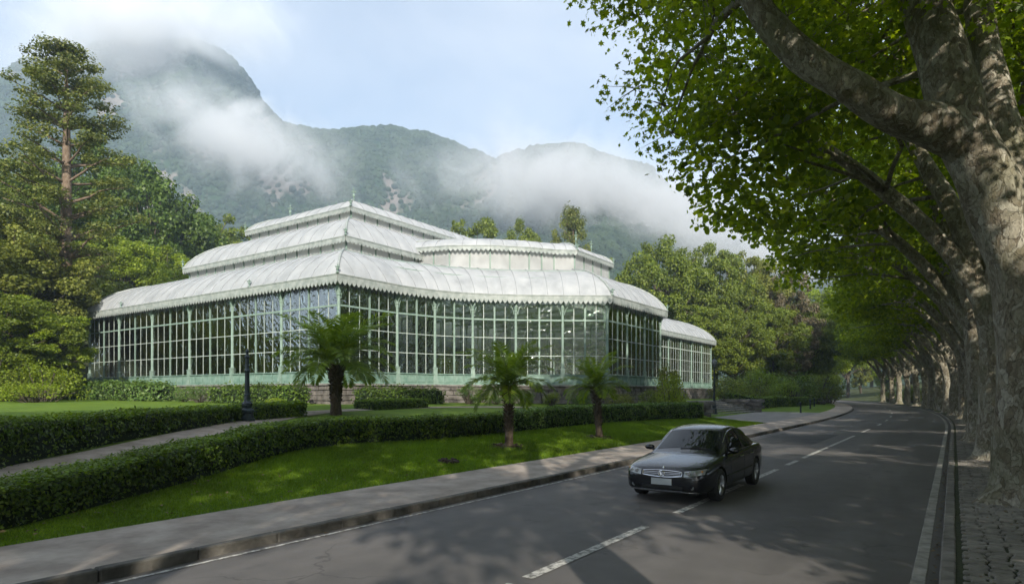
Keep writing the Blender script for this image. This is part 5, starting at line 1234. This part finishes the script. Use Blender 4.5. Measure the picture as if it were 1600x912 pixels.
fr = MB(); loop = [fy(lerp(-.40, .40, k / 12), .652 - .02 * abs(k / 6 - 1) ** 2, .012) for k in range(13)] + [fy(lerp(.40, -.40, k / 12), .525 + .03 * abs(k / 6 - 1) ** 2, .012) for k in range(13)]; loop.append(loop[0]); fr.tube(loop, [.011] * len(loop), 5); cpart('grille_frame', fr, M['chrome'], grille)
for z in (.556, .584, .613):
    sl = MB(); sl.tube([fy(lerp(-.38, .38, k / 12), z, .010) for k in range(13)], [.0075] * 13, 5); cpart('grille_slat', sl, M['chrome'], grille)
em = MB(); c = Vector(fy(0, .592, .026)); em.tube([c + Vector((.058 * math.cos(R(20) * k), 0, .058 * math.sin(R(20) * k))) for k in range(19)], [.008] * 19, 6)
for a, b in (((-.032, .044), (-.014, -.048)), ((-.014, -.048), (0, .005)), ((0, .005), (.014, -.048)), ((.014, -.048), (.032, .044))): em.tube([c + Vector((a[0], 0, a[1])), c + Vector((b[0], 0, b[1]))], [.006, .006], 5)
cpart('emblem', em, M['chrome'], grille)
em = MB(); p = Vector(tz(0, .10, 0)); em.lathe([(.022, -.01), (.016, .012), (.004, .03)], 8, p); cpart('bonnet_badge', em, M['chrome'])
for sg in (-1, 1):
    hl = cpart('headlight', grid_patch(lambda a, b: fy(sg * lerp(.445, .80, a), lerp(lerp(.545, .60, a), lerp(.65, .70, a), b) , .006), 12, 5), M['lens'], smooth=True)
    for xx, r in ((.54, .040), (.66, .036)):
        lm = MB(); c = Vector(fy(sg * xx, .612 + .02 * (xx - .5), .010)); lm.tube([c, c + Vector((0, -.012, 0))], [r, r * .85], 12); cpart('lamp_bowl', lm, M['chrome'], hl)
    am = MB(); c = Vector(fy(sg * .755, .655, .010)); am.tube([c, c + Vector((sg * .01, -.008, 0))], [.022, .018], 8); cpart('indicator', am, M['amber'], hl)
    fg = MB(); c = Vector(fy(sg * .60, .345, -.01)); fg.tube([c + Vector((0, .02, 0)), c + Vector((0, -.008, 0))], [.045, .04], 14); f_ = cpart('fog_lamp', fg, M['lens'])
cpart('lower_intake', fpatch(-.42, .42, lambda a: .275, lambda a: .36, 12, 3, .005), M['black_plastic'])
lip = MB(); lip.tube([fy(lerp(-.70, .70, k / 16), .243, .008) for k in range(17)], [.012] * 17, 5); cpart('bumper_trim', lip, M['chrome'])
pl = MB(); c = fy(0, .43, .0); pl.box((0, c[1] - .022, .435), (.42, .022, .125)); pl_o = cpart('number_plate', pl, M['plate'])
pf = MB(); pf.box((0, c[1] - .012, .435), (.445, .02, .15)); cpart('plate_frame', pf, M['black_plastic'], pl_o)
# sides: door seams, handles, rub strip, mirrors, sill
for sg in (-1, 1):
    for y0 in (1.62, 2.66, 3.42):
        sm_ = MB(); sm_.tube([sx_(y0 + (.10 * (.6 - z) if y0 > 3 else 0), z, sg, .0005) for z in np.linspace(.30, .88, 10)], [.006] * 10, 4); cpart('door_seam', sm_, M['black_plastic'])
    for y0 in (2.42, 3.26):
        h = MB(); h.tube([sx_(y0 - .11, .80, sg, .0), sx_(y0 - .08, .80, sg, .03), sx_(y0 + .08, .805, sg, .03), sx_(y0 + .11, .805, sg, .0)], [.012, .014, .014, .012], 6); cpart('door_handle', h, M['chrome'])
    rs = MB(); rs.tube([sx_(y, .47 + .03 * (y - 1.3) / 2, sg, .004) for y in np.linspace(1.36, 3.32, 12)], [.013] * 12, 5); cpart('rub_strip', rs, M['paint_black'])
    mi = MB(); p = Vector(s_side(1.66, .1, sg)); mi.tube([p, p + Vector((sg * .09, .0, .03))], [.025, .03], 6)
    i0 = len(mi.v)
    mi.tube([p + Vector((sg * .13, -.055, .055)), p + Vector((sg * .14, -.03, .06)), p + Vector((sg * .145, .02, .062)), p + Vector((sg * .15, .045, .062))], [.03, .075, .085, .078], 10)
    for q in range(i0, len(mi.v)):
        v = Vector(mi.v[q]); m0 = p + Vector((sg * .14, 0, .06)); mi.v[q] = (m0.x + (v.x - m0.x) * 1.35, v.y, m0.z + (v.z - m0.z) * .8)
    cpart('wing_mirror', mi, M['paint_black'], smooth=True)
# bonnet seams and wipers
for sg in (-1, 1):
    s_ = MB(); s_.tube([tz(sg * lerp(.42, .70, t), lerp(.10, 1.30, t), -.001) for t in np.linspace(0, 1, 10)], [.003] * 10, 4); cpart('bonnet_seam', s_, M['black_plastic'])
    wp_ = MB(); a = Vector(s_top(1.36, sg * .15, .012)); b = Vector(s_top(1.43, sg * .15 + .62 * (1 if sg < 0 else .95), .018)); wp_.tube([a, b], [.008, .006], 5); cpart('wiper', wp_, M['black_plastic'])
mr_ = MB(); mr_.box((0, 1.98, 1.275), (.2, .03, .05)); cpart('rear_view_mirror', mr_, M['black_plastic'])
ub = MB(); ub.box((0, 2.3, .25), (1.25, 3.9, .16)); cpart('underbody', ub, M['black_plastic'])
for wx, wy in WHEELS:      # dark arch liners
    al = MB(); k = 20; sg = math.copysign(1, wx)
    for e in (.5, .885):
        for j in range(k + 1): a = math.pi * (-.12 + 1.24 * j / k); al.v.append((sg * e, wy + .368 * math.cos(a), .335 + .368 * math.sin(a)))
    for j in range(k): al.f.append((j, j + 1, k + 2 + j, k + 1 + j)); al.m.append(0)
    cpart('wheel_arch', al, M['black_plastic'])
def wheel(wx, wy):
    sg = math.copysign(1, wx); w = empty('wheel', (wx, wy - 2.35, .325), 0, car)
    mb = MB(); k = 36; prof = [(.205, -.10), (.235, -.108), (.295, -.108), (.318, -.09), (.325, -.06), (.325, .06), (.318, .09), (.295, .108), (.235, .108), (.205, .10)]
    for x, rr in [(b, a) for a, b in prof]:
        for j in range(k): a = 2 * math.pi * j / k; mb.v.append((x, rr * math.cos(a), rr * math.sin(a)))
    for i in range(len(prof) - 1):
        for j in range(k): mb.f.append((i * k + j, i * k + (j + 1) % k, i * k + k + (j + 1) % k, i * k + k + j)); mb.m.append(0)
    mb.build('tyre', M['rubber'], w, smooth=True)
    rm = MB(); i0 = 0
    for x, rr in ((sg * .02, .20), (sg * .085, .225), (sg * .10, .238), (sg * .104, .228), (sg * .08, .21)):
        for j in range(k): a = 2 * math.pi * j / k; rm.v.append((x, rr * math.cos(a), rr * math.sin(a)))
    for i in range(4):
        for j in range(k): rm.f.append((i * k + j, i * k + (j + 1) % k, i * k + k + (j + 1) % k, i * k + k + j)); rm.m.append(0)
    for s in range(8):
        a = 2 * math.pi * s / 8 + .2; e = Vector((0, math.cos(a), math.sin(a))); t = Vector((0, -math.sin(a), math.cos(a)))
        for q in (-1, 1):
            rm.tube([Vector((sg * .085, 0, 0)) + e * .05 + t * .012 * q, Vector((sg * .095, 0, 0)) + e * .14 + t * .016 * q, Vector((sg * .09, 0, 0)) + e * .222 + t * .026 * q], [.014, .013, .012], 5)
    rm.tube([(sg * .06, 0, 0), (sg * .10, 0, 0), (sg * .106, 0, 0)], [.06, .055, .04], 16)
    r_o = rm.build('rim', M['alloy'], w)
    bd = MB(); bd.tube([(sg * .0, 0, 0), (sg * .05, 0, 0)], [.19, .19], 24); bd.build('brake_disc', M['black_plastic'], w)
for wx, wy in WHEELS: wheel(wx, wy)
